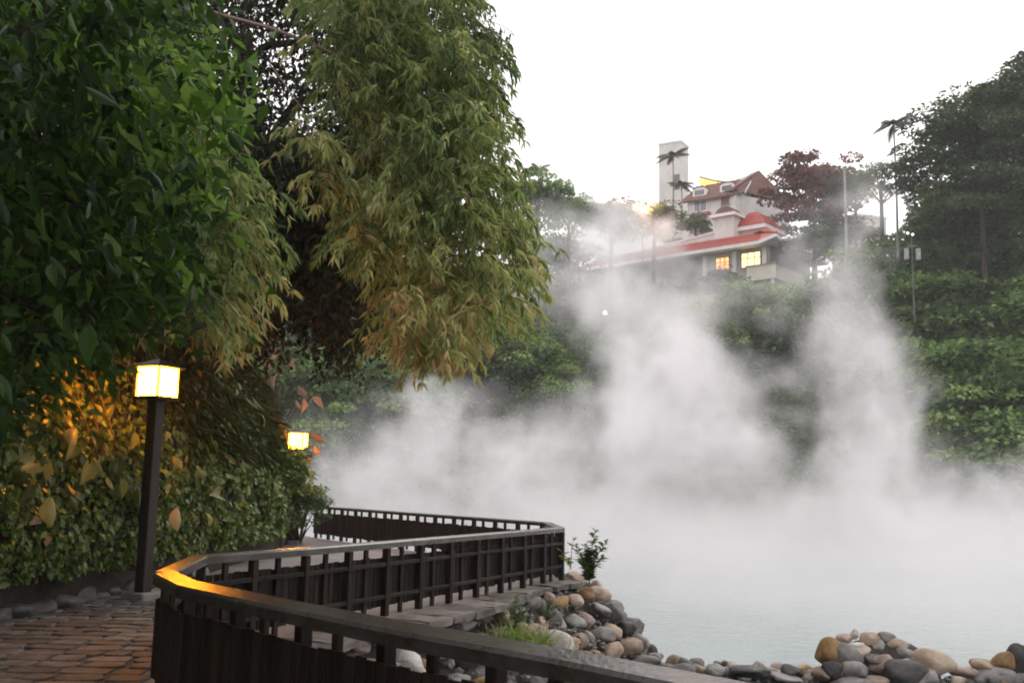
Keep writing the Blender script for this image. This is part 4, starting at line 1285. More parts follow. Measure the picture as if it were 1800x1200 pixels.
def bank_raw(s, t, puff=0.0):
    """s metres along, t 0..10 index into the profile"""
    p, d = bank_frame(s)
    # round the corners by averaging the direction
    d2 = (bank_frame(max(0, s - 1.5))[1] + bank_frame(min(BLEN - .01, s + 1.5))[1] + d).normalized()
    n_ = Vector((d2.y, -d2.x, 0))                 # towards the path
    i = min(len(PROF) - 2, int(t)); f = t - i
    o_ = PROF[i][0] + (PROF[i + 1][0] - PROF[i][0]) * f; z = PROF[i][1] + (PROF[i + 1][1] - PROF[i][1]) * f
    bulge = .30 * mnoise.noise((s * .35, z * .5, 1.3)) + .12 * mnoise.noise((s * 1.1, z * 1.4, 4.1))
    if z < .4: bulge *= .3
    return p - n_ * (o_ - bulge - puff) + Vector((0, 0, z)), n_, d
bm = bmesh.new(); g_ = []
ns = 90
for i in range(ns + 1):
    g_.append([bm.verts.new(bank_raw(BLEN * .999 * i / ns, t_)[0]) for t_ in np.linspace(0, 9.99, 26)])
for i in range(ns):
    for k in range(25):
        bm.faces.new((g_[i][k], g_[i + 1][k], g_[i + 1][k + 1], g_[i][k + 1]))
bmesh.ops.recalc_face_normals(bm, faces=bm.faces[:])
me = bpy.data.meshes.new('bank'); bm.to_mesh(me); bm.free(); smooth(me)
M_bank = surf("dark_bank_earth", [(.3, (.010, .009, .006)), (.6, (.028, .022, .014)), (.8, (.06, .045, .03))], scale=2.5, bump=.7, bump_scale=9)
obj('bank', me, M_bank, kind='structure')
def on_bank(n, s0, s1, t0, t1, rs, spread=.12):
    P, Nn = [], []
    for _ in range(n):
        s = rs.uniform(s0, s1); t = rs.uniform(t0, t1)
        p, n_ = bank_pt(s, t, rs.uniform(0, spread))
        P.append(p); Nn.append(n_)
    return np.array(P), np.array(Nn)
rs = np.random.default_rng(21)
def s_at_y(y):
    s = 0
    while s < BLEN and bank_frame(s)[0].y < y: s += .1
    return s
# clipped ivy hedge at the foot
def hedge():
    P, Nn = [], []
    n = 36000
    for _ in range(n):
        s = rs.uniform(s_at_y(6), s_at_y(31.5)); t = rs.uniform(1.15, 3.6) if rs.random() < .8 else rs.uniform(3.2, 4.6)
        lump = .26 * mnoise.noise((s * 1.7, t * 1.3, 9.0)) + .16 * mnoise.noise((s * 4, t * 4, 2.0))
        p, n_ = bank_pt(s, t + .12 * mnoise.noise((s * 2, 0, 0)), .10 + lump + rs.uniform(-.05, .08))
        P.append(p); Nn.append(n_)
    P, Nn = np.array(P), np.array(Nn)
    D = rs.normal(size=P.shape) * .55 + np.array([0, 0, -.75]) + Nn * .35
    L = rs.uniform(.05, .13, len(P)) * (1 + .25 * (P[:, 1] > 18))
    me = scatter('leaves', LEAF_CARD, P, D, Nn + rs.normal(size=P.shape) * .45, L, L * .8, np.clip(rs.normal(.38, .27, len(P)), 0, 1))
    me.materials.append(ML_ivy)
    t = thing('ivy_hedge', 'long dense hedge of small dark green ivy leaves along the left of the path', 'hedge', tuple(BANK[2]))
    me.transform(Matrix.Translation(-BANK[2]))
    obj('leaves', me, None, t, kind='stuff')
    bm = bmesh.new()
    for k in range(26):
        s = rs.uniform(s_at_y(7), s_at_y(30)); p, n_ = bank_pt(s, rs.uniform(1, 2), .06); q, _ = bank_pt(s + rs.uniform(-.5, .5), rs.uniform(3, 4), .08)
        tube(bm, [p - BANK[2], (p + q) / 2 + n_ * .05 - BANK[2], q - BANK[2]], [.012, .01, .006], 4)
    obj('stems', bm, M_twig, t, kind='stuff')
hedge()
# heart shaped climbing leaves on the bank, singly
def flat_leaf(name, tmpl, mat, segs=None):
    V, F = tmpl
    me = bpy.data.meshes.new(name); me.from_pydata([tuple(v) for v in V], [], F); smooth(me, True); me.materials.append(mat)
    return me
def place_leaf(me, parent, p, d, n_, L, W, name='leaf'):
    d = Vector(d).normalized(); x = d.cross(Vector(n_)); x.normalize(); z = x.cross(d)
    o = bpy.data.objects.new(name, me)
    M_ = Matrix((x, d, z)).transposed().to_4x4(); M_ = Matrix.Translation(Vector(p) - parent.location) @ M_ @ Matrix.Diagonal((W, L, L, 1))
    finish(o, parent); o.matrix_local = M_
    return o
OVAL = blade((.10, .40, .52, .50, .36, .17, .01), .35, .55, .22, .06)
OVAL2 = blade((.06, .34, .50, .54, .44, .24, .02), .15, -.5, .15, -.10)
HEARTS = [flat_leaf('leaf', OVAL, ML_vine), flat_leaf('leaf', OVAL2, ML_vine)]
HEART = HEARTS[0]; HEART_Y = flat_leaf('leaf', OVAL2, ML_yell); HEART_R = flat_leaf('leaf', blade((.04, .22, .42, .48, .36, .18, .02), .3, .6, .0, .08), ML_russet)
S5 = s_at_y(7)
def hit_bank(px, py):
    """pixel's ray against the sampled bank"""
    best = None
    for s in np.arange(S5, S5 + 15, .25):
        for t_ in np.arange(.8, 6, .3):
            p, n_ = bank_pt(s, t_, .12)
            x, y = project(p)
            e = (x - px) ** 2 + (y - py) ** 2
            if best is None or e < best[0] - 1e-9: best = (e, p, n_)
    return best[1], best[2]
vine = thing('climbing_vine', 'climbing vine with broad heart shaped leaves on the bank around the near lamp', 'vine', (-6.5, 11, 2))
cnt = 0
for _ in range(270):
    y_ = rs.uniform(8.3, 15.5) if cnt < 190 else rs.uniform(14, 24)
    p, n_ = bank_pt(s_at_y(y_), rs.uniform(2.6, 6.2), rs.uniform(.1, .38))
    L_ = rs.uniform(.13, .30)
    place_leaf(HEARTS[_ % 2], vine, p, Vector((rs.normal() * .5, rs.normal() * .6, -1)) + n_ * rs.uniform(0, .7), n_ + Vector((rs.normal() * .6, rs.normal() * .6, rs.uniform(.1, .9))), L_, L_ * rs.uniform(.6, .85))
    cnt += 1
# the ones that stand out in the picture
for (px, py, L_, rot, me_, n2) in ((25, 828, .40, 1.4, HEART, 0), (50, 885, .34, .15, HEART_Y, 0), (20, 915, .18, 1.2, HEART_R, 0), (48, 940, .15, -.3, HEART_R, 0), (108, 745, .30, .9, HEART_Y, 0), (90, 770, .24, .8, HEART, 0), (362, 868, .40, 1.7, HEART, 0),
                           (340, 905, .32, 1.9, HEART_Y, 0), (284, 888, .34, .2, HEART_Y, 0), (325, 780, .22, .7, HEART, 0), (345, 790, .24, -.8, HEART, 0), (400, 815, .26, .5, HEART, 0), (200, 770, .22, .3, HEART, 0), (130, 820, .3, .6, HEART, 0), (180, 840, .26, -.4, HEART, 0)):
    p, n_ = hit_bank(px, py)
    p = p + n_ * .28
    tang = Vector((-n_.y, n_.x, 0))
    d = Vector((0, 0, -math.cos(rot))) + tang * (-math.sin(rot)) + n_ * .2
    place_leaf(me_, vine, p, d, n_ + Vector((0, -.35, .5)), L_, L_ * .72)
bmv = bmesh.new()
for k in range(40):
    s = rs.uniform(s_at_y(8.5), s_at_y(20)); p, n_ = bank_pt(s, rs.uniform(2, 3.5), .1); q, _ = bank_pt(s + rs.uniform(-.6, .6), rs.uniform(5, 6.5), .15)
    tube(bmv, [p - vine.location, (p + q) / 2 + n_ * .12 - vine.location, q - vine.location], [.014, .012, .008], 4)
obj('stems', bmv, M_twig, vine, kind='stuff')
# medium leaves filling the bank
P, Nn = on_bank(15000, s_at_y(6), s_at_y(30), 3.0, 7.8, rs, .30)
D = rs.normal(size=P.shape) * .5 + np.array([0, 0, -.9]) + Nn * .3
L = rs.uniform(.07, .17, len(P))
me = scatter('bank_plants', LEAF_CARD, P, D, Nn + rs.normal(size=P.shape) * .5, L, L * .8, np.clip(rs.normal(.42, .25, len(P)), 0, 1))
obj('bank_plants', me, ML_ivy, kind='stuff', label='tangle of small creeping plants covering the upper bank')
# hanging grass on the bank's shoulder
P, Nn = on_bank(3800, s_at_y(17), s_at_y(31), 3.6, 7.4, rs, .45)
D = rs.normal(size=P.shape) * np.array([.55, .55, .35]) + np.array([0.2, -.15, -.9]) + Nn * .6
L = rs.uniform(.2, .65, len(P))
me = scatter('hanging_grass', LEAF_CARD, P, D, Nn + rs.normal(size=P.shape) * .5, L, L * .045, np.clip(rs.normal(.5, .25, len(P)), 0, 1))
obj('hanging_grass', me, leaf_mat("dry_green_grass", [(0, (.02, .025, .008)), (.5, (.05, .065, .02)), (1, (.13, .13, .05))], .25, .6, .2), kind='stuff', label='long thin grass hanging over the shoulder of the bank')
# bush at the end of the hedge, shrub by the second lamp
def bush(px, py, Y, rad, label, mat, leaf=.08, n=60, per=90, ground=0.0, name='bush'):
    c = at(px, py, Y)
    me, cen = crown('leaves', rad, n, per, leaf, mat, 77 + int(px), cr=.26, flat=.75, wid=.7, shell=(.6, 1))
    t = thing(name, label, 'bush', (c.x, c.y, ground))
    me.transform(Matrix.Translation((0, 0, c.z - ground)))
    obj('leaves', me, None, t, kind='stuff')
    bm = bmesh.new()
    for q in cen[:10]:
        q = Vector(q) + Vector((0, 0, c.z - ground)); tube(bm, [Vector((0, 0, -.05)), q * .5 + Vector((0, 0, .05)), q], [.03, .02, .008], 5)
    obj('stems', bm, M_twig, t)
    return t
bush(528, 897, 27.5, (.72, .8, .95), 'rounded fresh green bush at the far end of the hedge beside the path', ML_bright)
bush(500, 850, 26.0, (.7, .9, .8), 'darker bush leaning against the bank under the second lamp', ML_ivy, leaf=.12)
rus = thing('russet_shrub', 'thin shrub with large russet drooping leaves around the second lamp', 'shrub', tuple(at(498, 850, 26.4)))
bmr = bmesh.new(); spots = [(470, 610), (458, 625), (490, 632), (512, 641), (486, 668), (524, 690), (520, 712), (548, 710), (532, 712), (546, 775), (552, 792), (550, 812), (528, 803), (512, 818), (538, 838), (505, 560), (493, 540), (470, 575), (455, 600), (478, 640)]
prev = Vector((0, 0, 0))
for i, (px, py) in enumerate(spots):
    p = at(px, py, 26.4 + rs.uniform(-.6, .6))
    L_ = rs.uniform(.36, .52)
    place_leaf(HEART_R, rus, p + Vector((0, 0, L_ * .4)), Vector((rs.normal() * .7 + .4, rs.normal() * .2, -.8)), Vector((rs.normal() * .8, -1, .5 + .5 * rs.normal())), L_ * .85, L_ * .46)
    q = p + Vector((0, 0, L_ * .4)) - rus.location
    tube(bmr, [Vector((-.25, .3, 0)), Vector((q.x * .3 - .3, .2, q.z * .6)), q], [.02, .014, .006], 4)
obj('stems', bmr, M_twig, rus)

# ------------------------------------------------------------------ crowns near the viewer
def clear_of_lantern(P):
    """no leaf hangs right in front of the lit lantern"""
    M_ = np.array(CAM_R)                       # columns are the camera's axes
    v = (P - np.array((0, 0, EYE))) @ M_
    x = 900 + FPX * v[:, 0] / -v[:, 2]; y = 600 - FPX * v[:, 1] / -v[:, 2]
    return ~((x > 222) & (x < 322) & (y > 596) & (y < 745))
def cloud(poly, Y0, Y1, n, per, rad, leaf, rs, droop=.5, hole=None, toward=(0, 0, 0), bias=None, jit=.45, nrm=(0, -.5, .8), dens=None, cj=.25):
    """clusters of leaves spread through the room behind an outline"""
    xs = [p[0] for p in poly]; ys = [p[1] for p in poly]
    P, D, N_, rn, LL = [], [], [], [], []
    k = 0
    while k < n:
        px, py = rs.uniform(min(xs), max(xs)), rs.uniform(min(ys), max(ys))
        if not in_poly(px, py, poly): continue
        if 205 < px < 335 and 560 < py < 760: continue
        if dens and rs.random() > dens(px, py): continue
        k += 1
        Y = rs.uniform(Y0, Y1); c = at(px, py, Y)
        m = max(3, int(per * rs.uniform(.6, 1.4)))
        q = rs.normal(size=(m, 3)) * rad * rs.uniform(.6, 1.3) * np.array([1, 1, .8])
        P.append(np.array(c) + q)
        d = rs.normal(size=(m, 3)) * jit + np.array([0, 0, -droop]) + np.array(toward) + rs.normal(size=3) * cj
        D.append(d); N_.append(rs.normal(size=(m, 3)) * .6 + np.array(nrm))
        b = bias(px, py) if bias else .4
        rn.append(np.clip(b + rs.normal() * .14 + rs.normal(size=m) * .10, 0, 1)); LL.append(rs.uniform(.65, 1.25, m) * leaf)
    P, D, N_, rn, LL = map(np.concatenate, (P, D, N_, rn, LL)); k_ = clear_of_lantern(P)
    return P[k_], D[k_], N_[k_], rn[k_], LL[k_]
def limb(bm, pts, r0, r1, sides=7):
    n = len(pts); tube(bm, pts, [r0 + (r1 - r0) * i / (n - 1) for i in range(n)], sides)
# dark tree
dk = thing('dark_tree', 'big nearly black tree behind the bamboo with bright sky specks in its crown', 'tree', (-8.2, 20, 6.0))
gap = lambda px, py: (.78 if (330 < px < 610 and 20 < py < 250) else 1.0) * (0.12 if ((px - 545) / 45) ** 2 + ((py - 218) / 22) ** 2 < 1 or ((px - 375) / 35) ** 2 + ((py - 160) / 30) ** 2 < 1 or ((px - 410) / 20) ** 2 + ((py - 210) / 14) ** 2 < 1 else 1)
poly_dk = [(300, -90), (760, -90), (740, 200), (700, 420), (660, 560), (610, 600), (600, 650), (560, 560), (500, 520), (440, 560), (300, 560)]
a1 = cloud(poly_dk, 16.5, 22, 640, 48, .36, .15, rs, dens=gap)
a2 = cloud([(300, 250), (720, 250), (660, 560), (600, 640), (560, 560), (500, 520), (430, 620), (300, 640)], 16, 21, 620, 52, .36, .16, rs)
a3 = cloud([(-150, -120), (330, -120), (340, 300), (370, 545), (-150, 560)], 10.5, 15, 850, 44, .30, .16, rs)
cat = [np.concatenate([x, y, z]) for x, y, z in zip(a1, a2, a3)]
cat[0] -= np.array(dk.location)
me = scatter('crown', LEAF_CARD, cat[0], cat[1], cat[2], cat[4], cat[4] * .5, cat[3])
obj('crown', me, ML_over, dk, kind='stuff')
bm = bmesh.new()
DL = lambda px, py, Y: at(px, py, Y) - dk.location
limb(bm, [Vector((0, 0, -1)), DL(420, 420, 20), DL(440, 250, 19.5), DL(430, 60, 19)], .32, .16)
limb(bm, [DL(440, 260, 19.5), DL(400, 130, 19), DL(470, 80, 18.5), DL(560, 70, 18)], .14, .05, 6)
limb(bm, [DL(440, 300, 19.5), DL(520, 180, 18.8), DL(600, 160, 18.4), DL(680, 120, 18)], .13, .04, 6)
limb(bm, [DL(430, 230, 19.3), DL(360, 150, 18.6), DL(330, 90, 18)], .10, .04, 6)
limb(bm, [DL(430, 350, 19.6), DL(560, 330, 18.8), DL(640, 300, 18.2)], .12, .04, 6)
limb(bm, [DL(430, 120, 19), DL(400, 40, 18.6), DL(350, -30, 18)], .10, .05, 6)
for k in range(26):
    px, py = rs.uniform(330, 640), rs.uniform(20, 420); Y = rs.uniform(17.5, 20)
    limb(bm, [DL(px, py, Y), DL(px + rs.uniform(-30, 30), py - rs.uniform(5, 40), Y), DL(px + rs.uniform(-60, 60), py - rs.uniform(10, 70), Y)], .035, .01, 5)
obj('trunk', bm, M_bark, dk)
# bamboo
def bamboo(name, label, poly, Y0, Y1, n, leaf, rs, orange, loc, dens=None, per=(4, 8), nodes=(3, 6)):
    t = thing(name, label, 'bamboo', loc)
    xs = [p[0] for p in poly]; ys = [p[1] for p in poly]
    P, D, N_, rn, LL = [], [], [], [], []
    twigs = bmesh.new(); k = 0
    while k < n:
        px, py = rs.uniform(min(xs), max(xs)), rs.uniform(min(ys), max(ys))
        if not in_poly(px, py, poly): continue
        if dens and rs.random() > dens(px, py): continue
        k += 1
        Y = rs.uniform(Y0, Y1); c = np.array(at(px, py, Y)); out = rs.normal(size=2) * .8 + np.array([.35, -.25])
        tone = orange(px, py) + rs.normal() * .16
        p = c.copy(); v = np.array([out[0], out[1], .1]); v /= np.linalg.norm(v)
        pts = [Vector(p)]
        for j in range(rs.integers(*nodes)):
            v = v + np.array([0, 0, -.26]); v /= np.linalg.norm(v)
            p = p + v * rs.uniform(.08, .18)
            pts.append(Vector(p))
            m = rs.integers(*per)
            fan = np.tile(v * .75 + np.array([0, 0, -.6]), (m, 1)) + rs.normal(size=(m, 3)) * np.array([.5, .5, .25])
            P.append(np.tile(p, (m, 1)) + rs.normal(size=(m, 3)) * .012); D.append(fan)
            N_.append(rs.normal(size=(m, 3)) * .5 + np.array([.1, -.8, .5])); rn.append(np.clip(tone + rs.normal(size=m) * .13, 0, 1)); LL.append(leaf * rs.uniform(.6, 1.2, m))
        if k % 3 == 0:
            tube(twigs, [q - t.location for q in pts], [.006] * len(pts), 3)
    P, D, N_, rn, LL = map(np.concatenate, (P, D, N_, rn, LL)); k_ = clear_of_lantern(P); P, D, N_, rn, LL = P[k_], D[k_], N_[k_], rn[k_], LL[k_]
    me = scatter('leaves', LEAF_THIN, P - np.array(loc), D, N_, LL, LL * .19, rn)
    me.materials.append(ML_bamboo)
    obj('leaves', me, None, t, kind='stuff')
    obj('twigs', twigs, M_twig, t, kind='stuff')
    return t
BP = [(x_ - 42 * sm(150, 350, y_) * sm(600, 800, x_), y_ - 14 * sm(300, 600, y_)) for x_, y_ in [(560, -80), (790, -80), (800, 10), (838, 60), (850, 80), (838, 110), (842, 150), (872, 190), (866, 230), (905, 290), (935, 360), (945, 420), (955, 460), (948, 520), (925, 560), (880, 575), (850, 580), (838, 625), (800, 650), (775, 640), (735, 625), (700, 560), (680, 500), (640, 450), (590, 400), (600, 340), (650, 300), (600, 220), (560, 120)]]
tone = lambda px, py: .33 + .24 * sm(60, 560, py) + (.16 if py > 480 and px < 850 else 0) - .05 * sm(760, 950, px)
def bdens(px, py):
    d = 1.0 if px > 680 or py < 120 else .55
    d *= .25 if mnoise.noise((px / 55, py / 42, 2.2)) < -.2 else 1.0
    if py > 470: d *= .72
    if py > 470 and ((px - 745) / 26) ** 2 + ((py - 495) / 24) ** 2 < 1: d = 0
    if ((px - 742) / 14) ** 2 + ((py - 578) / 16) ** 2 < 1: d = 0
    return d
bb = bamboo('bamboo', 'large drooping clump of yellow green bamboo leaves against the white sky', BP, 11.5, 15.0, 1950, .185, rs, tone, (-7.0, 15.0, 6.0), bdens)
bb2 = bamboo('bamboo', 'wispy bamboo shoots poking out into the sky at the top of the big clump', [(770, -20), (800, -20), (870, 70), (878, 82), (845, 100), (800, 40)], 12.5, 13.5, 60, .17, rs, lambda a, b: .12, (-6.9, 15.6, 6.0), per=(2, 5))
bb3 = bamboo('bamboo', 'single hanging bamboo spray glowing yellow before the dark tree', [(520, 210), (560, 235), (575, 280), (570, 330), (555, 372), (535, 350), (528, 300), (520, 250)], 11.5, 12.2, 34, .19, rs, lambda a, b: .55, (-6.8, 14.4, 6.0))
bb4 = bamboo('bamboo', 'left hand bamboo with straw coloured leaves above the near lamp', [(300, 220), (345, 230), (395, 260), (425, 330), (428, 420), (400, 500), (375, 575), (345, 585), (315, 560), (235, 530), (200, 545), (260, 500), (290, 420), (270, 320)], 8.6, 10.4, 430, .155, rs, lambda a, b: .42 + .20 * sm(250, 620, b), (-6.6, 10.4, 5.6), per=(3, 7))
def culms(t, runs):
    for pts, r0, r1 in runs:
        bm = bmesh.new(); P_ = [at(*q) - t.location for q in pts]
        limb(bm, P_, r0, r1, 8); obj('stem', bm, M_culm, t)
culms(bb, [([(330, 8, 12.6), (392, 28, 12.6), (470, 48, 12.7), (540, 74, 12.8), (590, 97, 12.9), (640, 130, 13)], .032, .018),
           ([(560, -60, 13), (660, 60, 13.2), (740, 180, 13.2), (790, 300, 13.2)], .025, .01), ([(600, -60, 13.6), (740, 40, 13.6), (820, 160, 13.4), (870, 300, 13.3)], .025, .008), ([(580, 20, 14), (640, 150, 13.6), (700, 280, 13), (730, 420, 12.6)], .022, .008)])
for q in (0, 1, 2):
    bm = bmesh.new(); s0 = Vector((-.3 + .3 * q, -.2, -.4)); limb(bm, [s0, s0 + Vector((.3, -.2, 3)), at(330 + 60 * q, -60, 13) - bb.location], .04, .03, 8); obj('stem', bm, M_culm, bb)
culms(bb4, [([(150, 60, 9.8), (230, 160, 9.8), (300, 300, 9.6), (340, 430, 9.4)], .02, .008), ([(120, 120, 9.6), (220, 300, 9.4), (280, 450, 9.2)], .018, .007)])
culms(bb2, [([(720, -40, 13), (800, -5, 13), (850, 50, 13)], .012, .005)])
culms(bb3, [([(480, 120, 12), (530, 190, 12), (552, 260, 11.9), (556, 330, 11.9)], .010, .004)])
# broad leaved creeper hanging over from the upper left
LOBED_V = [(0, 0, 0), (.12, .08, .02), (.34, .10, -.05), (.22, .26, .03), (.50, .74, -.16), (.17, .42, .03), (0, 1.0, -.24), (-.17, .42, .03), (-.50, .74, -.16), (-.22, .26, .03), (-.34, .10, -.05), (-.12, .08, .02), (0, .35, -.05)]
LOBED_F = [(i, i + 1, 12) for i in range(0, 11)] + [(11, 0, 12)]
LOBED = bpy.data.meshes.new('leaf'); LOBED.from_pydata(LOBED_V, [], LOBED_F); LOBED.materials.append(ML_big)
LANCE_V = [(0, 0, 0), (.17, .18, .06), (.24, .40, .05), (.13, .72, -.04), (0, 1, -.22), (-.13, .72, -.04), (-.24, .40, .05), (-.17, .18, .06), (0, .4, -.05)]
LANCE = flat_leaf('leaf', blade((.03, .17, .25, .25, .19, .09, .005), .30, .7, .0, .06), ML_big)
LANCE2 = flat_leaf('leaf', blade((.03, .14, .22, .24, .20, .11, .005), .12, -.6, .0, -.10), ML_big)
crp = thing('lobed_leaf_tree', 'nearest tree at the upper left with large drooping pointed dark green leaves', 'tree', (-6.9, 8.0, 5.9))
POLY_L = [(-60, -60), (290, -60), (330, 40), (395, 150), (402, 250), (380, 330), (330, 400), (300, 500), (250, 560), (150, 620), (60, 630), (25, 700), (-60, 740)]
kk = 0
void = lambda px, py: .12 if mnoise.noise((px / 70, py / 55, 5.5)) < -.05 else 1.0
while kk < 285:
    px, py = rs.uniform(-60, 405), rs.uniform(-60, 740)
    if not in_poly(px, py, POLY_L) or rs.random() > void(px, py): continue
    near = kk < 190
    Y = rs.uniform(5.2, 7.4) if near else rs.uniform(7, 8.4)
    p = at(px, py, Y)
    L_ = rs.uniform(.13, .24) * (1.0 if px < 230 else .66)
    if 190 < px < 350 and py > 540: continue
    m_ = LOBED if rs.random() < .16 and px < 260 else (LANCE, LANCE2)[kk % 2]
    d = Vector((rs.normal() * .42 + .25, rs.normal() * .35 - .1, -1.0 + .25 * rs.normal()))
    if not clear_of_lantern(np.array([p]))[0]: continue
    place_leaf(m_, crp, p + Vector((0, 0, L_ * .4)), d, Vector((rs.normal() * .7, -.8 + rs.normal() * .4, .75)), L_, L_ * .85 if m_ is LOBED else L_ * .85)
    kk += 1
b1 = cloud(POLY_L, 6.0, 9.6, 560, 17, .20, .15, rs, jit=.40, droop=.6, toward=(.45, 0, 0), cj=.55, dens=void, bias=lambda a, b: .42 + .38 * (in_poly(a, b, [(150, 80), (420, 60), (420, 330), (250, 330)])))
b1[0][:] -= np.array(crp.location)
me = scatter('small_leaves', LEAF_THIN, b1[0], b1[1], b1[2], b1[4], b1[4] * .42, b1[3])
obj('small_leaves', me, ML_big2, crp, kind='stuff')
# the same tree's crown goes on over the path, above and behind the viewer
n_o = 15000
P = np.stack([rs.uniform(-9, 4.5, n_o), rs.uniform(-14, 3.6, n_o), rs.uniform(4.6, 8.5, n_o)], 1)
P = P[(P[:, 0] - 4.5) * .5 + (P[:, 2] - 5.5) * .6 < 0.6]
L = rs.uniform(.2, .4, len(P))
me = scatter('overhead_leaves', LEAF_CARD, P - np.array(crp.location), rand_dirs(len(P), (0, 0, -.6)), rand_dirs(len(P), (0, 0, .8)), L, L * .55)
obj('overhead_leaves', me, ML_big2, crp, kind='stuff')
bm = bmesh.new()
CL = lambda px, py, Y: at(px, py, Y) - crp.location
limb(bm, [Vector((-.5, .4, -.6)), Vector((.1, 0, .3)), CL(60, 60, 7.6), CL(160, -60, 7.4)], .12, .07)
limb(bm, [Vector((0, .1, 0)), CL(90, 260, 7.8), CL(230, 240, 7.4), CL(360, 200, 7.2)], .06, .012, 6)
limb(bm, [Vector((0, .1, -.2)), CL(40, 420, 7.6), CL(150, 480, 7.2), CL(240, 520, 7)], .05, .010, 6)
limb(bm, [CL(90, 260, 7.8), CL(130, 360, 7.3), CL(260, 400, 7)], .03, .008, 5)
limb(bm, [CL(60, 60, 7.6), CL(180, 90, 7.3), CL(330, 120, 7.2)], .04, .010, 6)
limb(bm, [Vector((.1, 0, .3)), Vector((2, -5, 1.2)), Vector((5, -9, 1.6)), Vector((8, -13, 1.8))], .11, .04, 7)
limb(bm, [Vector((2, -5, 1.2)), Vector((5, -5.5, 1.7)), Vector((9, -6, 1.4))], .07, .02, 6)
obj('trunk', bm, M_bark, crp)
# plants on the boulder slope
def sapling(px, py, h, label, n=60, leaf=.09, Y=None, spread=.32, col=ML_bright, z=None, seed=1, name='sapling', stems=5):
    r2 = np.random.default_rng(seed)
    b = at(px, py, Y)
    t = thing(name, label, 'plant', tuple(b))
    bm = bmesh.new(); P, D = [], []
    for k in range(stems):
        a = r2.uniform(0, 6.3); lean = r2.uniform(.05, spread); hh = h * (1 if k == 0 else r2.uniform(.4, .85))
        pts = [Vector((math.cos(a) * lean * s * s * (1 if k else .4), math.sin(a) * lean * s * s, hh * s)) for s in np.linspace(0, 1, 6)]
        tube(bm, pts, [.009, .008, .007, .006, .004, .003], 4)
        for i in range(n // stems):
            s = r2.uniform(.12, 1); j = min(4, int(s * 5)); p = pts[j] + (pts[j + 1] - pts[j]) * (s * 5 - j)
            an = r2.uniform(0, 6.3); P.append(np.array(p)); D.append((math.cos(an), math.sin(an), r2.uniform(-.1, .9)))
    obj('stem', bm, M_twig, t)
    P, D = np.array(P), np.array(D)
    L_ = leaf * r2.uniform(.6, 1.2, len(P))
    me = scatter('leaves', LEAF_THIN, P, D, np.tile([0, 0, 1.0], (len(P), 1)) + r2.normal(size=P.shape) * .3, L_, L_ * .46)
    me.materials.append(col); obj('leaves', me, None, t, kind='stuff')
sapling(1036, 1026, .92, 'bushy green sapling on the stones right of the fence corner', n=620, leaf=.14, Y=17.8, spread=.40, seed=4, stems=14)
sapling(1003, 1000, .55, 'thin light green shoot just behind the fence corner', n=40, leaf=.14, Y=18.6, spread=.35, seed=9, stems=3, col=ML_lime)
sapling(905, 1120, .55, 'leafy weed growing from the boulders below the fence', n=120, leaf=.12, Y=14.6, spread=.5, seed=12, stems=6)
sapling(960, 1095, .40, 'smaller weed among the boulders near the slope top', n=80, leaf=.10, Y=15.6, spread=.5, seed=14, stems=5)
def tuft(px, py, Y, n, L0, label, seed):
    r2 = np.random.default_rng(seed); b = at(px, py, Y)
    P = r2.normal(size=(n, 3)) * np.array([.16, .1, .02]); D = r2.normal(size=(n, 3)) * np.array([.5, .5, .1]) + np.array([0, 0, .8])
    V = (np.array([[-.5, 0, 0], [.5, 0, 0], [.4, .5, .1], [-.4, .5, .1], [0, 1, -.25]], float), [(0, 1, 2), (0, 2, 3), (3, 2, 4)])
    L_ = L0 * r2.uniform(.5, 1.1, n)
    me = scatter('blades', V, P, D, r2.normal(size=(n, 3)), L_, L_ * .045); me.materials.append(ML_lime)
    t = thing('grass_tuft', label, 'grass', tuple(b)); obj('blades', me, None, t, kind='stuff')
tuft(925, 1150, 14.2, 260, .5, 'pale green grass tuft between boulders at the foot of the slope', 3)
tuft(895, 1140, 14.2, 160, .4, 'smaller grass tuft beside the pale one on the slope', 5)
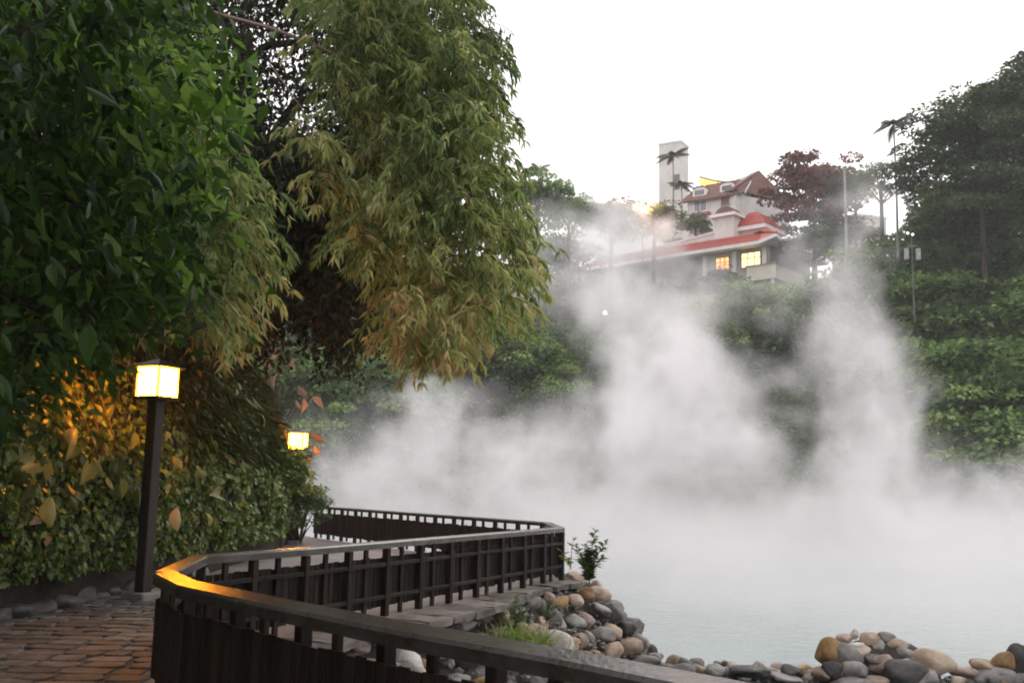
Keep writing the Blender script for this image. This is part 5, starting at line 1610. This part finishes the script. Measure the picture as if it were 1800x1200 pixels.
# ------------------------------------------------------------------ steam over the pond
def build_steam(name, label, lo, hi, res, STEAM_BLOBS, STEAM_LOW, STEAM_DENS):
    m, nt, n, l, b = new_mat("steam_vapour")
    n.remove(b)
    pv = n.new('ShaderNodeVolumePrincipled')
    pv.inputs['Color'].default_value = (0.95, 0.93, 0.94, 1)
    pv.inputs['Density'].default_value = 1.0
    pv.inputs['Anisotropy'].default_value = 0.1
    l.new(pv.outputs[0], n['Material Output'].inputs['Volume'])
    g = bpy.data.node_groups.new("steam_density", 'GeometryNodeTree')
    g.interface.new_socket('Geometry', in_out='INPUT', socket_type='NodeSocketGeometry')
    g.interface.new_socket('Geometry', in_out='OUTPUT', socket_type='NodeSocketGeometry')
    N, L = g.nodes, g.links
    out = N.new('NodeGroupOutput')
    def math_(op, a, b=None, c=None, clamp=False):
        x = N.new('ShaderNodeMath'); x.operation = op; x.use_clamp = clamp
        for k, v in enumerate((a, b, c)):
            if v is None: continue
            if isinstance(v, (int, float)): x.inputs[k].default_value = v
            else: L.new(v, x.inputs[k])
        return x.outputs[0]
    def vec(op, a, b):
        x = N.new('ShaderNodeVectorMath'); x.operation = op
        for k, v in enumerate((a, b)):
            if v is None: continue
            if isinstance(v, (tuple, list, Vector)): x.inputs[k].default_value = tuple(v)
            else: L.new(v, x.inputs[k])
        return x.outputs['Value'] if op == 'LENGTH' else x.outputs[0]
    def mr(v, a, b, c, d, kind='SMOOTHSTEP'):
        x = N.new('ShaderNodeMapRange'); x.interpolation_type = kind
        L.new(v, x.inputs['Value'])
        for k, q in zip(('From Min', 'From Max', 'To Min', 'To Max'), (a, b, c, d)):
            if isinstance(q, (int, float)): x.inputs[k].default_value = q
            else: L.new(q, x.inputs[k])
        return x.outputs[0]
    def noise_(v, scale, detail, rough=0.55, colour=False, dist=0.0):
        x = N.new('ShaderNodeTexNoise')
        x.inputs['Scale'].default_value = scale; x.inputs['Detail'].default_value = detail
        x.inputs['Roughness'].default_value = rough; x.inputs['Distortion'].default_value = dist
        L.new(v, x.inputs['Vector'])
        return x.outputs['Color'] if colour else x.outputs[0]
    pos = N.new('GeometryNodeInputPosition').outputs[0]
    wcol = noise_(pos, 0.13, 4, 0.55, True)
    warp = vec('MULTIPLY', vec('SUBTRACT', wcol, (.5, .5, .5)), (12, 12, 10))
    w2 = noise_(pos, 0.55, 3, 0.55, True)
    p = vec('ADD', vec('ADD', pos, warp), vec('MULTIPLY', vec('SUBTRACT', w2, (.5, .5, .5)), (3.2, 3.2, 2.6)))
    sx = N.new('ShaderNodeSeparateXYZ'); L.new(p, sx.inputs[0])
    so = N.new('ShaderNodeSeparateXYZ'); L.new(pos, so.inputs[0])
    tot = None
    for (px, py, Y, rx, ry, rz, s) in STEAM_BLOBS:
        c = at(px, py, Y)
        d = vec('LENGTH', vec('DIVIDE', vec('SUBTRACT', p, c), (rx, ry, rz)), None)
        f = mr(d, 0.25, 1.0, s, 0.0)
        tot = f if tot is None else math_('ADD', tot, f)
    # the low bank lying on the hot water
    top = math_('ADD', math_('MULTIPLY', math_('SUBTRACT', noise_(pos, 0.085, 2), 0.5), STEAM_VAR), STEAM_TOP)
    bank = mr(sx.outputs[2], WATER, top, STEAM_LOW, 0.0)
    edge = mr(so.outputs[1], 17.4, 24, 0.75, 1.0)
    far = mr(so.outputs[1], 60, 76, 1.0, 0.0)
    bank = math_('MULTIPLY', math_('MULTIPLY', bank, edge), far)
    tot = math_('ADD', tot, bank)
    st = vec('MULTIPLY', p, (1.0, 1.0, 0.72))
    nz = noise_(st, 0.21, 7, 0.60, False, 0.4)
    k = math_('MULTIPLY', math_('MINIMUM', tot, 1.4), 0.20)
    lowk = math_('SUBTRACT', 0.635, k)
    den = mr(nz, lowk, math_('ADD', lowk, 0.16), 0.0, 1.0)
    fine = mr(noise_(vec('MULTIPLY', p, (1.0, 1.0, .6)), 0.55, 6, 0.62), .36, .60, .12, 1.25)
    den = math_('MULTIPLY', den, fine)
    # near the water the steam is even, higher up it tears into wisps
    even = mr(so.outputs[2], WATER + 0.5, WATER + 3.6, 0.50, 0.0)
    den = math_('MAXIMUM', den, even)
    # it rises off the pond only, outside the far run of fence
    a_, b_ = LINE_C[1], LINE_C[2]; dd = (b_ - a_).normalized(); nn = Vector((dd.y, -dd.x, 0))
    dt = N.new('ShaderNodeVectorMath'); dt.operation = 'DOT_PRODUCT'
    L.new(vec('SUBTRACT', pos, tuple(a_)), dt.inputs[0]); dt.inputs[1].default_value = tuple(nn)
    out_ = mr(dt.outputs['Value'], .8, 7.0, 0.0, 1.0)
    den = math_('MULTIPLY', math_('MULTIPLY', math_('MULTIPLY', den, tot), STEAM_DENS), out_)
    vc = N.new('GeometryNodeVolumeCube')
    L.new(den, vc.inputs['Density'])
    vc.inputs['Min'].default_value = lo; vc.inputs['Max'].default_value = hi
    for nm, q in zip(('Resolution X', 'Resolution Y', 'Resolution Z'), res):
        vc.inputs[nm].default_value = q
    sm_ = N.new('GeometryNodeSetMaterial'); sm_.inputs['Material'].default_value = m
    L.new(vc.outputs[0], sm_.inputs['Geometry'])
    L.new(sm_.outputs[0], out.inputs[0])
    # carrier mesh: a few vertices only, the modifier makes the vapour from it
    me = bpy.data.meshes.new(name)
    me.materials.append(m)
    o = bpy.data.objects.new(name, me)
    finish(o, kind='stuff', label=label)
    md = o.modifiers.new("vapour", 'NODES'); md.node_group = g
    return o
# pixel of the centre, distance, radii across / along / up, strength
STEAM_TOP, STEAM_VAR = 3.4, 14.0
build_steam('steam', 'white steam billowing off the hot pond in a low bank and tall drifting plumes', (-26, 17.3, WATER), (44, 80, 34), (260, 220, 130), [
    (1150, 850, 42, 9, 9, 5.5, 1.0), (1170, 720, 44, 6.5, 7, 5.0, 1.05), (1120, 590, 46, 5.6, 7, 5.2, 1.0), (1090, 450, 48, 6.0, 7, 5.2, .95), (1060, 370, 52, 5.6, 7, 4.2, .8),
    (1540, 830, 40, 7.5, 8, 5.0, .9), (1540, 720, 41, 5.5, 6, 4.6, .85), (1490, 630, 43, 5.5, 6, 4.4, .85), (1440, 540, 47, 5.0, 7, 4.6, .8), (1470, 440, 54, 5.5, 7, 4.8, .85), (1430, 350, 62, 7, 7, 5.0, .9),
    (700, 740, 46, 5.2, 7, 4.2, .85), (720, 850, 44, 11.0, 9, 3.6, .85), (900, 790, 46, 6.0, 7, 4.4, .85), (985, 500, 56, 6.6, 8, 7.5, .9), (990, 640, 50, 5, 7, 4, .7),
    (1215, 500, 58, 5.5, 7, 5.0, .8), (490, 560, 60, 3.4, 5, 4.2, .9), (1700, 900, 40, 8.0, 8, 2.4, .5), (960, 400, 70, 8, 8, 5, .85), (1740, 880, 38, 5, 6, 3, .4),
    (1320, 780, 46, 13, 9, 7, .62), (1340, 600, 55, 15, 9, 9, .42), (620, 720, 50, 12, 9, 4, .4), (1640, 800, 42, 5, 7, 6, .6)], 1.0, 0.17)
STEAM_TOP, STEAM_VAR = -1.0, 0.0
build_steam('steam', 'thin steam drifting over the brow of the hill and glowing orange by the flood lamp', (2, 84, 14), (26, 107, 42), (100, 90, 110), [
    (1120, 400, 96, 8, 10, 6, 1.1), (1050, 420, 94, 8, 10, 6, 1.0), (1200, 430, 97, 6, 8, 4, .8)], 0.0, 0.16)
# thin damp air over the whole place
m, nt, n, l, b = new_mat("damp_air"); n.remove(b)
pv = n.new('ShaderNodeVolumePrincipled'); pv.inputs['Color'].default_value = (.95, .95, .97, 1); pv.inputs['Density'].default_value = .0006
l.new(pv.outputs[0], n['Material Output'].inputs['Volume'])
obj('haze', box_mesh('haze', (400, 280, 72)), m, loc=(10, 118, 33), kind='stuff', label='thin damp haze over the pond and slope')
